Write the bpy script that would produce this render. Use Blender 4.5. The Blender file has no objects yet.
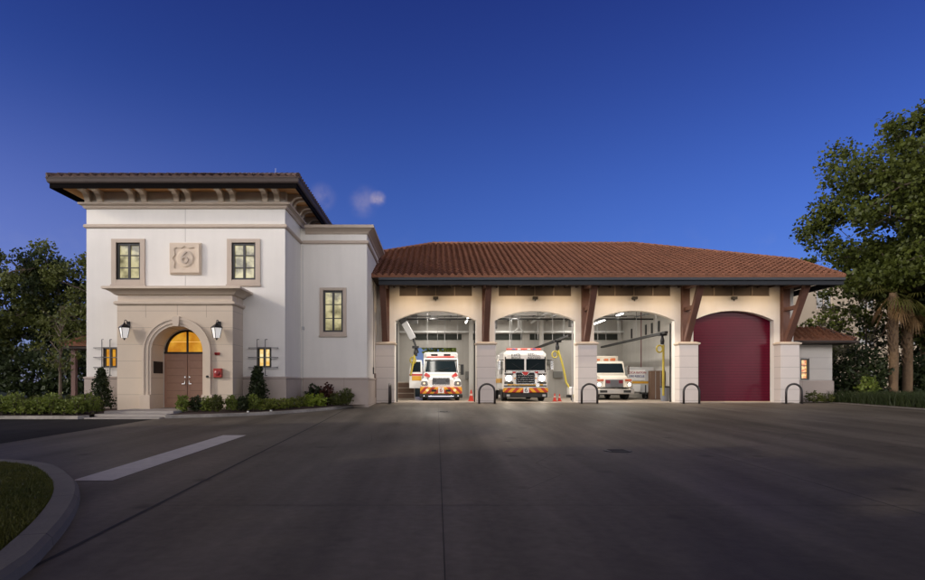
import bpy, math, random
import numpy as np
from mathutils import Vector, Matrix
random.seed(7); RNG = np.random.default_rng(7)
R = math.radians
sc = bpy.context.scene
COL = sc.collection
# ------------------------------------------------------------------ camera frame
F = 617.0; CX = 437.0; CY = 385.0; EYE = 0.95
GS = 0.018                      # fall of the apron towards the street
def gz(Y): return -GS*(32.5-Y) if Y < 32.5 else 0.0
def pt(px, py, Y): return ((px-CX)/F*Y, Y, EYE+(CY-py)/F*Y)
def gpt(px, py, h=0.0):
    k = (py-CY)/F; Y = (EYE+GS*32.5-h)/(k+GS)
    return ((px-CX)/F*Y, Y)
# ------------------------------------------------------------------ materials
def nodes_of(m):
    m.use_nodes = True; nt = m.node_tree; nt.nodes.clear(); return nt, nt.nodes, nt.links
MATS = {}
def mat(name, col, rough=0.7, metal=0.0, var=0.0, vscale=3.0, bump=0.0, bscale=40.0, emit=None, estr=0.0,
        joints=None, spec=0.5, dirt=0.0, trans=0.0, coat=0.0, stripes=None, tilevar=None, sss=False, alpha=1.0):
    if name in MATS: return MATS[name]
    m = bpy.data.materials.new(name); nt, N, L = nodes_of(m)
    out = N.new('ShaderNodeOutputMaterial'); b = N.new('ShaderNodeBsdfPrincipled')
    L.new(b.outputs[0], out.inputs[0])
    b.inputs['Roughness'].default_value = rough; b.inputs['Metallic'].default_value = metal
    b.inputs['Specular IOR Level'].default_value = spec
    b.inputs['Transmission Weight'].default_value = trans
    b.inputs['Coat Weight'].default_value = coat
    if alpha < 1: b.inputs['Alpha'].default_value = alpha
    tc = N.new('ShaderNodeTexCoord'); src = tc.outputs['Object']
    rgb = N.new('ShaderNodeRGB'); rgb.outputs[0].default_value = (*col, 1); cur = rgb.outputs[0]
    def mult(cur, fac_socket, lo, hi):
        mr = N.new('ShaderNodeMapRange'); L.new(fac_socket, mr.inputs[0])
        mr.inputs[3].default_value = lo; mr.inputs[4].default_value = hi
        mx = N.new('ShaderNodeVectorMath'); mx.operation = 'SCALE'
        L.new(cur, mx.inputs[0]); L.new(mr.outputs[0], mx.inputs['Scale']); return mx.outputs[0]
    if var > 0:
        n = N.new('ShaderNodeTexNoise'); n.inputs['Scale'].default_value = vscale; n.inputs['Detail'].default_value = 6
        n.inputs['Roughness'].default_value = 0.65
        L.new(src, n.inputs['Vector']); cur = mult(cur, n.outputs[0], 1-var, 1+var)
    if dirt > 0:      # streaks of weather, stretched downwards
        mp = N.new('ShaderNodeMapping'); mp.inputs['Scale'].default_value = (2.2, 2.2, 0.25); L.new(src, mp.inputs[0])
        n = N.new('ShaderNodeTexNoise'); n.inputs['Scale'].default_value = 1.3; n.inputs['Detail'].default_value = 5
        L.new(mp.outputs[0], n.inputs['Vector']); cur = mult(cur, n.outputs[0], 1-dirt, 1+dirt*0.6)
    if tilevar:       # one tone per tile: world cells
        mp = N.new('ShaderNodeMapping'); mp.inputs['Scale'].default_value = tilevar; L.new(src, mp.inputs[0])
        fl = N.new('ShaderNodeVectorMath'); fl.operation = 'FLOOR'; L.new(mp.outputs[0], fl.inputs[0])
        wn = N.new('ShaderNodeTexWhiteNoise'); L.new(fl.outputs[0], wn.inputs['Vector'])
        cur = mult(cur, wn.outputs['Value'], 0.84, 1.14)
    hgt = None
    if joints:        # thin recessed joints at z = off + k*step (and optional x)
        off, step, wid = joints[:3]
        sp = N.new('ShaderNodeSeparateXYZ'); L.new(src, sp.inputs[0])
        def line(sock, off, step):
            a = N.new('ShaderNodeMath'); a.operation = 'SUBTRACT'; L.new(sock, a.inputs[0]); a.inputs[1].default_value = off-step/2
            w = N.new('ShaderNodeMath'); w.operation = 'FLOORED_MODULO'; L.new(a.outputs[0], w.inputs[0]); w.inputs[1].default_value = step
            d = N.new('ShaderNodeMath'); d.operation = 'SUBTRACT'; L.new(w.outputs[0], d.inputs[0]); d.inputs[1].default_value = step/2
            ab = N.new('ShaderNodeMath'); ab.operation = 'ABSOLUTE'; L.new(d.outputs[0], ab.inputs[0])
            lt = N.new('ShaderNodeMath'); lt.operation = 'GREATER_THAN'; L.new(ab.outputs[0], lt.inputs[0]); lt.inputs[1].default_value = wid
            return lt.outputs[0]
        ln = line(sp.outputs[2], off, step)
        if len(joints) > 3:
            l2 = line(sp.outputs[0], joints[3], joints[4])
            mn = N.new('ShaderNodeMath'); mn.operation = 'MINIMUM'; L.new(ln, mn.inputs[0]); L.new(l2, mn.inputs[1]); ln = mn.outputs[0]
        cur = mult(cur, ln, 0.5, 1.0); hgt = ln
    if stripes:       # chevrons: colour a / b by |x|*k + z
        ca, cb, wdt, slope = stripes
        sp = N.new('ShaderNodeSeparateXYZ'); L.new(src, sp.inputs[0])
        ab = N.new('ShaderNodeMath'); ab.operation = 'ABSOLUTE'; L.new(sp.outputs[0], ab.inputs[0])
        ma = N.new('ShaderNodeMath'); ma.operation = 'MULTIPLY_ADD'; L.new(sp.outputs[2], ma.inputs[0]); ma.inputs[1].default_value = slope; L.new(ab.outputs[0], ma.inputs[2])
        w = N.new('ShaderNodeMath'); w.operation = 'FLOORED_MODULO'; L.new(ma.outputs[0], w.inputs[0]); w.inputs[1].default_value = wdt*2
        gt = N.new('ShaderNodeMath'); gt.operation = 'GREATER_THAN'; L.new(w.outputs[0], gt.inputs[0]); gt.inputs[1].default_value = wdt
        mx = N.new('ShaderNodeMix'); mx.data_type = 'RGBA'; L.new(gt.outputs[0], mx.inputs[0])
        mx.inputs[6].default_value = (*ca, 1); mx.inputs[7].default_value = (*cb, 1); cur = mx.outputs[2]
    L.new(cur, b.inputs['Base Color'])
    if bump > 0 or hgt is not None:
        n = N.new('ShaderNodeTexNoise'); n.inputs['Scale'].default_value = bscale; n.inputs['Detail'].default_value = 4; L.new(src, n.inputs['Vector'])
        bp = N.new('ShaderNodeBump'); bp.inputs['Strength'].default_value = max(bump, 0.15); bp.inputs['Distance'].default_value = 0.02
        if hgt is not None:
            ad = N.new('ShaderNodeMath'); ad.operation = 'MULTIPLY_ADD'; L.new(n.outputs[0], ad.inputs[0]); ad.inputs[1].default_value = 0.3; L.new(hgt, ad.inputs[2])
            L.new(ad.outputs[0], bp.inputs['Height'])
        else: L.new(n.outputs[0], bp.inputs['Height'])
        L.new(bp.outputs[0], b.inputs['Normal'])
    if emit:
        b.inputs['Emission Color'].default_value = (*emit, 1); b.inputs['Emission Strength'].default_value = estr
    MATS[name] = m
    return m

def leafmat(name, c1, c2, rough=0.55):
    if name in MATS: return MATS[name]
    m = bpy.data.materials.new(name); nt, N, L = nodes_of(m)
    out = N.new('ShaderNodeOutputMaterial'); b = N.new('ShaderNodeBsdfPrincipled'); t = N.new('ShaderNodeBsdfTranslucent'); mixs = N.new('ShaderNodeMixShader')
    tc = N.new('ShaderNodeTexCoord'); n = N.new('ShaderNodeTexNoise'); n.inputs['Scale'].default_value = 1.1; n.inputs['Detail'].default_value = 8
    n.inputs['Roughness'].default_value = 0.8
    L.new(tc.outputs['Object'], n.inputs['Vector'])
    cr = N.new('ShaderNodeValToRGB'); cr.color_ramp.elements[0].position = 0.3; cr.color_ramp.elements[1].position = 0.72
    cr.color_ramp.elements[0].color = (*c1, 1); cr.color_ramp.elements[1].color = (*c2, 1)
    L.new(n.outputs[0], cr.inputs[0]); L.new(cr.outputs[0], b.inputs['Base Color']); L.new(cr.outputs[0], t.inputs[0])
    b.inputs['Roughness'].default_value = rough; b.inputs['Specular IOR Level'].default_value = 0.3; mixs.inputs[0].default_value = 0.3
    L.new(b.outputs[0], mixs.inputs[1]); L.new(t.outputs[0], mixs.inputs[2]); L.new(mixs.outputs[0], out.inputs[0])
    MATS[name] = m; return m

def litpane(name, ca, cb, strength, scale=2.0):
    """glass over a lit room: curtains and furniture read as soft patches"""
    m = bpy.data.materials.new(name); nt, N, L = nodes_of(m)
    out = N.new('ShaderNodeOutputMaterial'); b = N.new('ShaderNodeBsdfPrincipled'); L.new(b.outputs[0], out.inputs[0])
    tc = N.new('ShaderNodeTexCoord'); n = N.new('ShaderNodeTexNoise'); n.inputs['Scale'].default_value = scale; n.inputs['Detail'].default_value = 3
    L.new(tc.outputs['Object'], n.inputs['Vector'])
    cr = N.new('ShaderNodeValToRGB'); cr.color_ramp.elements[0].position = 0.4; cr.color_ramp.elements[1].position = 0.6
    cr.color_ramp.elements[0].color = (*ca, 1); cr.color_ramp.elements[1].color = (*cb, 1)
    L.new(n.outputs[0], cr.inputs[0]); L.new(cr.outputs[0], b.inputs['Emission Color'])
    b.inputs['Emission Strength'].default_value = strength; b.inputs['Base Color'].default_value = (0.02, 0.02, 0.02, 1); b.inputs['Roughness'].default_value = 0.08
    return m

M = dict(
 stucco=mat('stucco', (.72,.69,.635), .9, var=.06, vscale=.8, bump=.3, bscale=45, dirt=.08),
 trim=mat('cast_stone_trim', (.47,.39,.315), .8, var=.08, vscale=4, bump=.15, bscale=50),
 portico=mat('portico_stone', (.60,.50,.385), .8, var=.07, vscale=2, bump=.12, bscale=45, joints=(.57,.662,.006)),
 porticoplain=mat('portico_plain', (.60,.50,.39), .8, var=.07, vscale=2, bump=.12, bscale=45),
 wains=mat('wainscot_stone', (.40,.335,.29), .85, var=.09, vscale=1.5, bump=.15, bscale=50, joints=(.03,5.0,.006,-6.3,1.9)),
 pier=mat('pier_stone', (.58,.53,.49), .85, var=.06, vscale=2, bump=.1, bscale=50, joints=(.13,.587,.009)),
 tile=mat('clay_tile', (.205,.085,.045), .8, var=.22, vscale=.35, tilevar=(3.03,2.5,.001), bump=.1),
 tiled=mat('dark_clay_tile', (.065,.036,.028), .8, var=.15, vscale=2, tilevar=(3.571,2.5,.001)),
 fascia=mat('dark_metal_fascia', (.014,.016,.020), .6, spec=.25, var=.1),
 gutter=mat('bronze_gutter', (.055,.04,.034), .6, spec=.3, var=.1),
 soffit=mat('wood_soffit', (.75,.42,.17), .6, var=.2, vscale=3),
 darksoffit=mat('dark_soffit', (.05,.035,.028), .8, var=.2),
 timber=mat('stained_timber', (.115,.052,.036), .6, var=.3, vscale=6, bump=.2, bscale=30, dirt=.2),
 frame=mat('black_window_frame', (.018,.015,.013), .4),
 iron=mat('wrought_iron', (.03,.03,.032), .45, metal=.6),
 steel=mat('galvanised_steel', (.42,.42,.42), .45, metal=.5, var=.1),
 darkglass=mat('dark_glass', (.05,.045,.04), .06, spec=.8), transom=mat('transom_glass', (.15,.125,.11), .6, spec=.1, var=.35, vscale=1.2),
 door=mat('entrance_door_wood', (.34,.195,.13), .5, var=.18, vscale=5, bump=.1, joints=(.1,.31,.008)),
 red=mat('red_rollup_door', (.085,.003,.015), .22, var=.2, vscale=.7, joints=(.3,.152,.008), spec=.14, bump=.3, bscale=1.3),
 concrete=None,
 curb=mat('curb_concrete', (.19,.172,.15), .85, var=.2, vscale=2, bump=.3, bscale=30, dirt=.1),
 step=mat('step_concrete', (.36,.33,.30), .85, var=.12, vscale=2, bump=.2, bscale=40),
 mulch=mat('mulch', (.045,.022,.015), .95, var=.5, vscale=12, bump=1., bscale=40),
 white=mat('vehicle_white', (.78,.77,.75), .25, coat=.6, var=.03),
 black=mat('black_rubber', (.015,.015,.015), .7),
 chrome=mat('chrome', (.6,.6,.6), .18, metal=1.0),
 vglass=mat('vehicle_glass', (.010,.016,.02), .1, spec=.06),
 chev=mat('chevrons', (1,1,1), .4, stripes=((.75,.36,.01),(.42,.03,.01),.22,1.0)),
 gold=mat('gold_stripe', (.62,.33,.03), .4), redp=mat('red_paint', (.45,.015,.01), .35),
 bellred=mat('alarm_red', (.36,.03,.02), .4),
 intwall=mat('interior_wall', (.50,.48,.45), .8, var=.14, vscale=.8, dirt=.12, joints=(.2,9.,.004,0,1.2)),
 ceil=mat('interior_ceiling', (.74,.74,.74), .8, var=.05, vscale=1), 
 intfloor=mat('bay_floor_mat', (.30,.25,.2), .45, var=.12, vscale=1),
 yellow=mat('yellow_hose', (.38,.30,.03), .5),
 cone=mat('cone_orange', (.55,.035,.015), .5),
 bark=mat('bark', (.10,.075,.055), .9, var=.4, vscale=6, bump=1, bscale=15),
 palmbark=mat('palm_bark', (.15,.095,.05), .9, var=.4, vscale=7, bump=1, bscale=10, dirt=.3),
 neighbour=mat('neighbour_stucco', (.46,.38,.28), .9, var=.05),
 lamp=mat('lantern_glass', (.8,.8,.78), .3, emit=(1,.92,.82), estr=.35),
 tube=mat('lamp_tube', (.9,.9,.9), .4, emit=(1,.97,.9), estr=9.0),
 down=mat('downlight_lens', (.9,.9,.9), .4, emit=(1,.7,.38), estr=2.0),
 head=mat('headlamp_lit', (.9,.9,.9), .2, emit=(1,.88,.68), estr=90.0),
 headoff=mat('headlamp_glass', (.16,.16,.16), .15, spec=.6),
 brown=mat('brown_locker', (.12,.07,.045), .6, var=.2),
 pink=mat('cabinet_tan', (.42,.36,.3), .7),
)
# ------------------------------------------------------------------ mesh builder
OFF = {}
class MB:
    def __init__(s): s.v = []; s.f = []
    def add(s, v, f):
        n = len(s.v); s.v += [tuple(p) for p in v]; s.f += [tuple(i+n for i in q) for q in f]; return s
    def quad(s, a, b, c, d): return s.add([a,b,c,d], [(0,1,2,3)])
    def box(s, x0,x1,y0,y1,z0,z1):
        v = [(x,y,z) for z in (z0,z1) for y in (y0,y1) for x in (x0,x1)]
        return s.add(v, [(0,2,3,1),(4,5,7,6),(0,1,5,4),(2,6,7,3),(0,4,6,2),(1,3,7,5)])
    def bar(s, a, b, w, h=None, up=(0,0,1)):
        a = Vector(a); b = Vector(b); h = w if h is None else h; d = (b-a).normalized(); u = Vector(up)
        if abs(d.dot(u)) > .98: u = Vector((0,1,0))
        x = d.cross(u).normalized(); y = x.cross(d).normalized(); v = []
        for p in (a,b):
            for i,j in ((-1,-1),(1,-1),(1,1),(-1,1)): v.append(p+x*(i*w/2)+y*(j*h/2))
        return s.add(v, [(3,2,1,0),(4,5,6,7)]+[(i,(i+1)%4,4+(i+1)%4,4+i) for i in range(4)])
    def tube(s, pts, r, n=8, cap=True):
        pts = [Vector(p) for p in pts]; rs = r if isinstance(r,(list,tuple)) else [r]*len(pts); v = []; f = []
        x = None
        for i,p in enumerate(pts):
            d = (pts[min(i+1,len(pts)-1)]-pts[max(i-1,0)]).normalized()
            if x is None:
                u = Vector((0,0,1)) if abs(d.z) < .9 else Vector((1,0,0)); x = d.cross(u).normalized()
            else: x = (x-d*x.dot(d)).normalized()
            y = d.cross(x)
            for k in range(n):
                a = 2*math.pi*k/n; v.append(p+(x*math.cos(a)+y*math.sin(a))*rs[i])
        for i in range(len(pts)-1):
            for k in range(n): f.append((i*n+k, i*n+(k+1)%n, (i+1)*n+(k+1)%n, (i+1)*n+k))
        if cap: f.append(tuple(range(n))[::-1]); f.append(tuple(range((len(pts)-1)*n, len(pts)*n)))
        return s.add(v,f)
    def lathe(s, prof, c=(0,0,0), n=16, axis='z'):
        v = []; f = []
        for r,h in prof:
            for k in range(n):
                a = 2*math.pi*k/n; p = (r*math.cos(a), r*math.sin(a), h)
                if axis == 'x': p = (h, r*math.cos(a), r*math.sin(a))
                if axis == 'y': p = (r*math.cos(a), h, -r*math.sin(a))
                v.append((p[0]+c[0],p[1]+c[1],p[2]+c[2]))
        for i in range(len(prof)-1):
            for k in range(n): f.append((i*n+k, i*n+(k+1)%n, (i+1)*n+(k+1)%n, (i+1)*n+k))
        f.append(tuple(range(n))[::-1]); f.append(tuple(range((len(prof)-1)*n, len(prof)*n)))
        return s.add(v,f)
    def prism(s, poly, a0, a1, axis='x'):
        """poly in the plane across the axis, extruded from a0 to a1"""
        def P(u,w,a): return {'x':(a,u,w),'y':(u,a,w),'z':(u,w,a)}[axis]
        n = len(poly); v = [P(u,w,a0) for u,w in poly]+[P(u,w,a1) for u,w in poly]
        return s.add(v, [tuple(range(n))[::-1], tuple(range(n,2*n))]+[(i,(i+1)%n,n+(i+1)%n,n+i) for i in range(n)])
    def loft(s, secs):
        """secs: (y, half width, z0, z1, corner cut, half width at top)"""
        v = []; f = []; n = 8
        for sec in secs:
            y,h,z0,z1,c = sec[:5]; t = sec[5] if len(sec) > 5 else h; cx = sec[6] if len(sec) > 6 else 0
            v += [(cx-h+c,y,z0),(cx+h-c,y,z0),(cx+h,y,z0+c),(cx+t,y,z1-c),(cx+t-c,y,z1),(cx-t+c,y,z1),(cx-t,y,z1-c),(cx-h,y,z0+c)]
        for i in range(len(secs)-1):
            for k in range(n): f.append((i*n+k,i*n+(k+1)%n,(i+1)*n+(k+1)%n,(i+1)*n+k))
        f.append(tuple(range(n))[::-1]); f.append(tuple(range((len(secs)-1)*n,len(secs)*n)))
        return s.add(v,f)
    def sweep(s, path, prof, closed=False):
        """prof (offset outward, z) swept along a plan path; outward is to the right of travel"""
        n = len(path); P = [Vector((p[0],p[1])) for p in path]; v = []; f = []; m = len(prof)
        for i in range(n):
            def nrm(a,b):
                d = (b-a).normalized(); return Vector((d.y,-d.x))
            if closed: n1 = nrm(P[i-1],P[i]); n2 = nrm(P[i],P[(i+1)%n])
            else:
                n1 = nrm(P[i-1],P[i]) if i > 0 else nrm(P[0],P[1]); n2 = nrm(P[i],P[i+1]) if i < n-1 else n1
            q = (n1+n2)/(1+n1.dot(n2))
            for o,z in prof: v.append((P[i].x+q.x*o, P[i].y+q.y*o, z))
        for i in range(n if closed else n-1):
            j = (i+1)%n
            for k in range(m): f.append((i*m+k, j*m+k, j*m+(k+1)%m, i*m+(k+1)%m))
        if not closed: f.append(tuple(range(m))[::-1]); f.append(tuple(range((n-1)*m,n*m)))
        return s.add(v,f)
    def wall(s, cols, y0, y1):
        """cols: (x0,x1,[(zb0,zb1,zt0,zt1)...]) solid runs; front at y0, back at y1"""
        def ivs(c, side): return [(q[0+side], q[2+side]) for q in c[2]]
        for x0,x1,runs in cols:
            for b0,b1,t0,t1 in runs:
                s.quad((x0,y0,b0),(x1,y0,b1),(x1,y0,t1),(x0,y0,t0))
                s.quad((x1,y1,b1),(x0,y1,b0),(x0,y1,t0),(x1,y1,t1))
                s.quad((x0,y1,b0),(x1,y1,b1),(x1,y0,b1),(x0,y0,b0))
                s.quad((x0,y0,t0),(x1,y0,t1),(x1,y1,t1),(x0,y1,t0))
        for i in range(len(cols)+1):
            A = ivs(cols[i-1],1) if i > 0 else []; B = ivs(cols[i],0) if i < len(cols) else []
            x = cols[i][0] if i < len(cols) else cols[-1][1]
            zs = sorted({z for a in A+B for z in a})
            for z0,z1 in zip(zs,zs[1:]):
                zm = (z0+z1)/2; ia = any(a<zm<b for a,b in A); ib = any(a<zm<b for a,b in B)
                if z1-z0 > 1e-5 and ia != ib: s.quad((x,y0,z0),(x,y1,z0),(x,y1,z1),(x,y0,z1))
        return s
    def build(s, name, m, parent=None, off=None, bevel=0, smooth=False, seg=2):
        o0 = off if off is not None else (OFF.get(parent.name,(0,0,0)) if parent else (0,0,0))
        me = bpy.data.meshes.new(name)
        me.from_pydata([(a-o0[0],b-o0[1],c-o0[2]) for a,b,c in s.v], [], s.f); me.update()
        ob = bpy.data.objects.new(name, me); COL.objects.link(ob)
        if m: me.materials.append(m)
        if parent: ob.parent = parent
        OFF[ob.name] = o0
        if bevel:
            b = ob.modifiers.new('bevel','BEVEL'); b.width = bevel; b.segments = seg; b.limit_method = 'ANGLE'; b.harden_normals = False
        if smooth:
            for p in me.polygons: p.use_smooth = True
        return ob
def tag(o, label=None, cat=None, group=None, kind=None):
    if label: o['label'] = label
    if cat: o['category'] = cat
    if group: o['group'] = group
    if kind: o['kind'] = kind
    return o
def empty(name, loc, label, cat, group=None):
    o = bpy.data.objects.new(name, None); o.empty_display_size = .2; COL.objects.link(o); o.location = loc
    OFF[o.name] = tuple(loc); return tag(o, label, cat, group)
def local(name, label, cat, group=None):      # a thing modelled round its own origin, placed afterwards
    o = empty(name, (0,0,0), label, cat, group); return o
def copy_tree(o, parent=None):
    c = o.copy(); COL.objects.link(c); c.parent = parent
    for ch in o.children: copy_tree(ch, c)
    return c
def rect_wall(x0,x1,z0,z1,holes):
    xs = sorted({x0,x1}|{h[0] for h in holes}|{h[1] for h in holes}); cols = []
    for a,b in zip(xs,xs[1:]):
        m_ = (a+b)/2; hs = sorted((h[2],h[3]) for h in holes if h[0]<m_<h[1]); runs = []; z = z0
        for h0,h1 in hs:
            if h0 > z: runs.append((z,z,h0,h0))
            z = h1
        if z < z1: runs.append((z,z,z1,z1))
        cols.append((a,b,runs))
    return cols
def text(body, size, loc, m, parent, name, rot=(90,0,0), extrude=.01, space=1.0, xs=1.0, align='CENTER'):
    cu = bpy.data.curves.new(name,'FONT'); cu.body = body; cu.size = size; cu.extrude = extrude; cu.align_x = align; cu.align_y = 'CENTER'
    cu.space_character = space
    tmp = bpy.data.objects.new(name+'_curve', cu); COL.objects.link(tmp)
    dg = bpy.context.evaluated_depsgraph_get(); me = bpy.data.meshes.new_from_object(tmp.evaluated_get(dg))
    bpy.data.objects.remove(tmp); bpy.data.curves.remove(cu)
    o0 = OFF.get(parent.name,(0,0,0))
    T = Matrix.Translation((loc[0]-o0[0],loc[1]-o0[1],loc[2]-o0[2])) @ Matrix.Rotation(R(rot[2]),4,'Z') @ Matrix.Rotation(R(rot[0]),4,'X') @ Matrix.Diagonal((xs,1,1,1))
    me.transform(T); me.materials.clear(); me.materials.append(m)
    o = bpy.data.objects.new(name, me); COL.objects.link(o); o.parent = parent; OFF[o.name] = o0; return o
# ================================================================== GROUND
def ground_mat(name, base, dark, rough, jx=None, wet=False):
    m = bpy.data.materials.new(name); nt,N,L = nodes_of(m)
    out = N.new('ShaderNodeOutputMaterial'); b = N.new('ShaderNodeBsdfPrincipled'); L.new(b.outputs[0], out.inputs[0]); b.inputs['Specular IOR Level'].default_value = .06
    tc = N.new('ShaderNodeTexCoord'); src = tc.outputs['Object']
    n1 = N.new('ShaderNodeTexNoise'); n1.inputs['Scale'].default_value = .16; n1.inputs['Detail'].default_value = 7; n1.inputs['Roughness'].default_value = .62
    n2 = N.new('ShaderNodeTexNoise'); n2.inputs['Scale'].default_value = 9; n2.inputs['Detail'].default_value = 8
    mp = N.new('ShaderNodeMapping'); mp.inputs['Scale'].default_value = (1,.35,1); mp.inputs['Rotation'].default_value = (0,0,R(78)); L.new(src, mp.inputs[0]); L.new(mp.outputs[0], n1.inputs['Vector'])
    L.new(src, n2.inputs['Vector'])
    cr = N.new('ShaderNodeValToRGB'); cr.color_ramp.elements[0].position = .32; cr.color_ramp.elements[1].position = .68
    cr.color_ramp.elements[0].color = (*dark,1); cr.color_ramp.elements[1].color = (*base,1); L.new(n1.outputs[0], cr.inputs[0])
    mr = N.new('ShaderNodeMapRange'); mr.inputs[3].default_value = .72; mr.inputs[4].default_value = 1.28; L.new(n2.outputs[0], mr.inputs[0])
    vm = N.new('ShaderNodeVectorMath'); vm.operation = 'SCALE'; L.new(cr.outputs[0], vm.inputs[0]); L.new(mr.outputs[0], vm.inputs['Scale'])
    mp2 = N.new('ShaderNodeMapping'); mp2.inputs['Scale'].default_value = (1.1,.05,1); L.new(src, mp2.inputs[0])
    n5 = N.new('ShaderNodeTexNoise'); n5.inputs['Scale'].default_value = 1.4; n5.inputs['Detail'].default_value = 6; L.new(mp2.outputs[0], n5.inputs['Vector'])
    r5 = N.new('ShaderNodeMapRange'); r5.inputs[1].default_value = .3; r5.inputs[2].default_value = .7; r5.inputs[3].default_value = .72; r5.inputs[4].default_value = 1.22; L.new(n5.outputs[0], r5.inputs[0])
    vo = N.new('ShaderNodeTexVoronoi'); vo.inputs['Scale'].default_value = .9; L.new(src, vo.inputs['Vector'])
    r6 = N.new('ShaderNodeMapRange'); r6.inputs[1].default_value = .05; r6.inputs[2].default_value = .16; r6.inputs[3].default_value = .6; r6.inputs[4].default_value = 1.; L.new(vo.outputs['Distance'], r6.inputs[0])
    mm5 = N.new('ShaderNodeMath'); mm5.operation = 'MULTIPLY'; L.new(r5.outputs[0], mm5.inputs[0]); L.new(r6.outputs[0], mm5.inputs[1])
    vm5 = N.new('ShaderNodeVectorMath'); vm5.operation = 'SCALE'; L.new(vm.outputs[0], vm5.inputs[0]); L.new(mm5.outputs[0], vm5.inputs['Scale'])
    L.new(vm5.outputs[0], b.inputs['Base Color'])
    n3 = N.new('ShaderNodeTexNoise'); n3.inputs['Scale'].default_value = .35; n3.inputs['Detail'].default_value = 5; L.new(mp.outputs[0], n3.inputs['Vector'])
    m2 = N.new('ShaderNodeMapRange'); m2.inputs[1].default_value = .3; m2.inputs[2].default_value = .7; m2.inputs[3].default_value = rough-.13; m2.inputs[4].default_value = rough+.13; L.new(n3.outputs[0], m2.inputs[0]); L.new(m2.outputs[0], b.inputs['Roughness'])
    bp = N.new('ShaderNodeBump'); bp.inputs['Strength'].default_value = .25; bp.inputs['Distance'].default_value = .01
    n4 = N.new('ShaderNodeTexNoise'); n4.inputs['Scale'].default_value = 60; n4.inputs['Detail'].default_value = 3; L.new(src, n4.inputs['Vector']); L.new(n4.outputs[0], bp.inputs['Height']); L.new(bp.outputs[0], b.inputs['Normal'])
    return m
M['concrete'] = ground_mat('apron_concrete', (.205,.180,.150), (.080,.069,.056), .56)
M['asphalt'] = ground_mat('asphalt', (.030,.027,.026), (.018,.017,.017), .75)
M['lawnsoil'] = ground_mat('lawn_soil', (.03,.04,.014), (.018,.024,.01), .9)
M['greycon'] = ground_mat('pale_concrete', (.38,.35,.31), (.28,.26,.23), .7)

def sheet(name, poly, m, h, kind='structure', label=None, flat=None):
    b = MB(); b.add([(x,y,(gz(y) if flat is None else flat)+h) for x,y in poly], [tuple(range(len(poly)))])
    o = b.build(name, m); o['kind'] = kind
    if label: o['label'] = label
    return o
g = MB()
ys = [-300,-60,-20,0,32.5,60,120,500]; 
for a,b_ in zip(ys,ys[1:]):
    za = max(gz(a),-.95)-.012; zb = max(gz(b_),-.95)-.012
    g.quad((-500,a,za),(500,a,za),(500,b_,zb),(-500,b_,zb))
o = g.build('ground', M['lawnsoil']); tag(o, 'dark lawn ground around the station', kind='structure')
sheet('concrete_apron', [(-9.6,-15),(21,-15),(21,32.5),(-9.6,32.5)], M['concrete'], 0, label='dark concrete apron in front of the bays')
sheet('asphalt_driveway', [(-70,-15),(-9.6,-15),(-9.6,20.95),(-70,20.95)], M['asphalt'], 0, label='black asphalt driveway left of the apron')
# joints of the slab, a thin dark filler 4 mm above
jm = mat('joint_filler', (.018,.017,.017), .8)
j = MB()
def strip(a, b, w, h=.004):
    d = (Vector(b)-Vector(a)).normalized(); n = Vector((d.y,-d.x))*w/2
    q = [(a[0]+n.x,a[1]+n.y),(b[0]+n.x,b[1]+n.y),(b[0]-n.x,b[1]-n.y),(a[0]-n.x,a[1]-n.y)]
    j.add([(x,y,gz(y)+h) for x,y in q], [(0,1,2,3)])
for a,b_ in [((-3.18,4.2),(-3.39,10.3)),((-3.39,10.3),(-3.62,18)),((-3.62,18),(-4.1,30.6))]: strip(a,b_,.045)
strip((.06,1),(.06,32.3),.008); 
for x in (5.3,10.6,15.9): strip((x,1),(x,32.3),.014)
for c0 in (((1.2,8.2),(1.9,9.4),(1.7,10.6),(2.4,12.2)),((8.1,14.5),(9.0,15.8),(10.1,16.3),(10.7,17.9)),((-2.2,12.9),(-1.5,14.2),(-1.7,15.9),(-.9,17.4),(-.7,18.8)),((13.2,19.2),(14.1,20.7),(14.0,22.3),(14.9,24.5))):
    for a_,b2 in zip(c0,c0[1:]): strip(a_,b2,.007)
for y in (7.2,12.9,18.8,24.6): strip((-3.3,y),(20.9,y),.014 if y>20 else .010)
tag(j.build('expansion_joints', jm), 'dark joint lines in the concrete apron', kind='structure')
j = MB(); 
strip((-4.95,8.85),(-5.05,15.4),.58,.006)
tag(j.build('road_marking', mat('worn_white_paint', (.62,.58,.53), .8, var=.25, vscale=5, dirt=.1)), 'worn pale line painted on the concrete', kind='structure')
# pale walk band at right edge of apron
sheet('pavement_edge', [(20.65,5),(21.25,5),(21.25,32.6),(20.65,32.6)], M['greycon'], .02, label='pale concrete edge between apron and planting')
sheet('side_walk', [(-40,29.4),(-15,29.4),(-15,30.6),(-40,30.6)], M['greycon'], .01, label='pale walk strip behind the left hedge')
# utility covers
def manhole(x,y,r,label):
    e = empty('manhole_cover',(x,y,gz(y)), label,'manhole cover')
    b = MB(); b.lathe([(r,-.02),(r,.006),(r*.93,.008)],(x,y,gz(y)+.002),28); b.build('ring', M['iron'], e)
    b = MB(); b.lathe([(r*.9,-.02),(r*.9,.007)],(x,y,gz(y)+.002),28)
    for k in range(-4,5): b.box(x-r*.6,x+r*.6,y+k*r*.17-.01,y+k*r*.17+.01,gz(y)+.008,gz(y)+.013)
    b.build('lid', mat('cast_iron',(.05,.045,.043),.6,metal=.5,var=.3,vscale=10), e)
manhole(.28,25.1,.27,'small dark iron cover in the apron close to the first bay')
manhole(3.6,12.3,.28,'dark iron utility cover in the middle of the apron')
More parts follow.
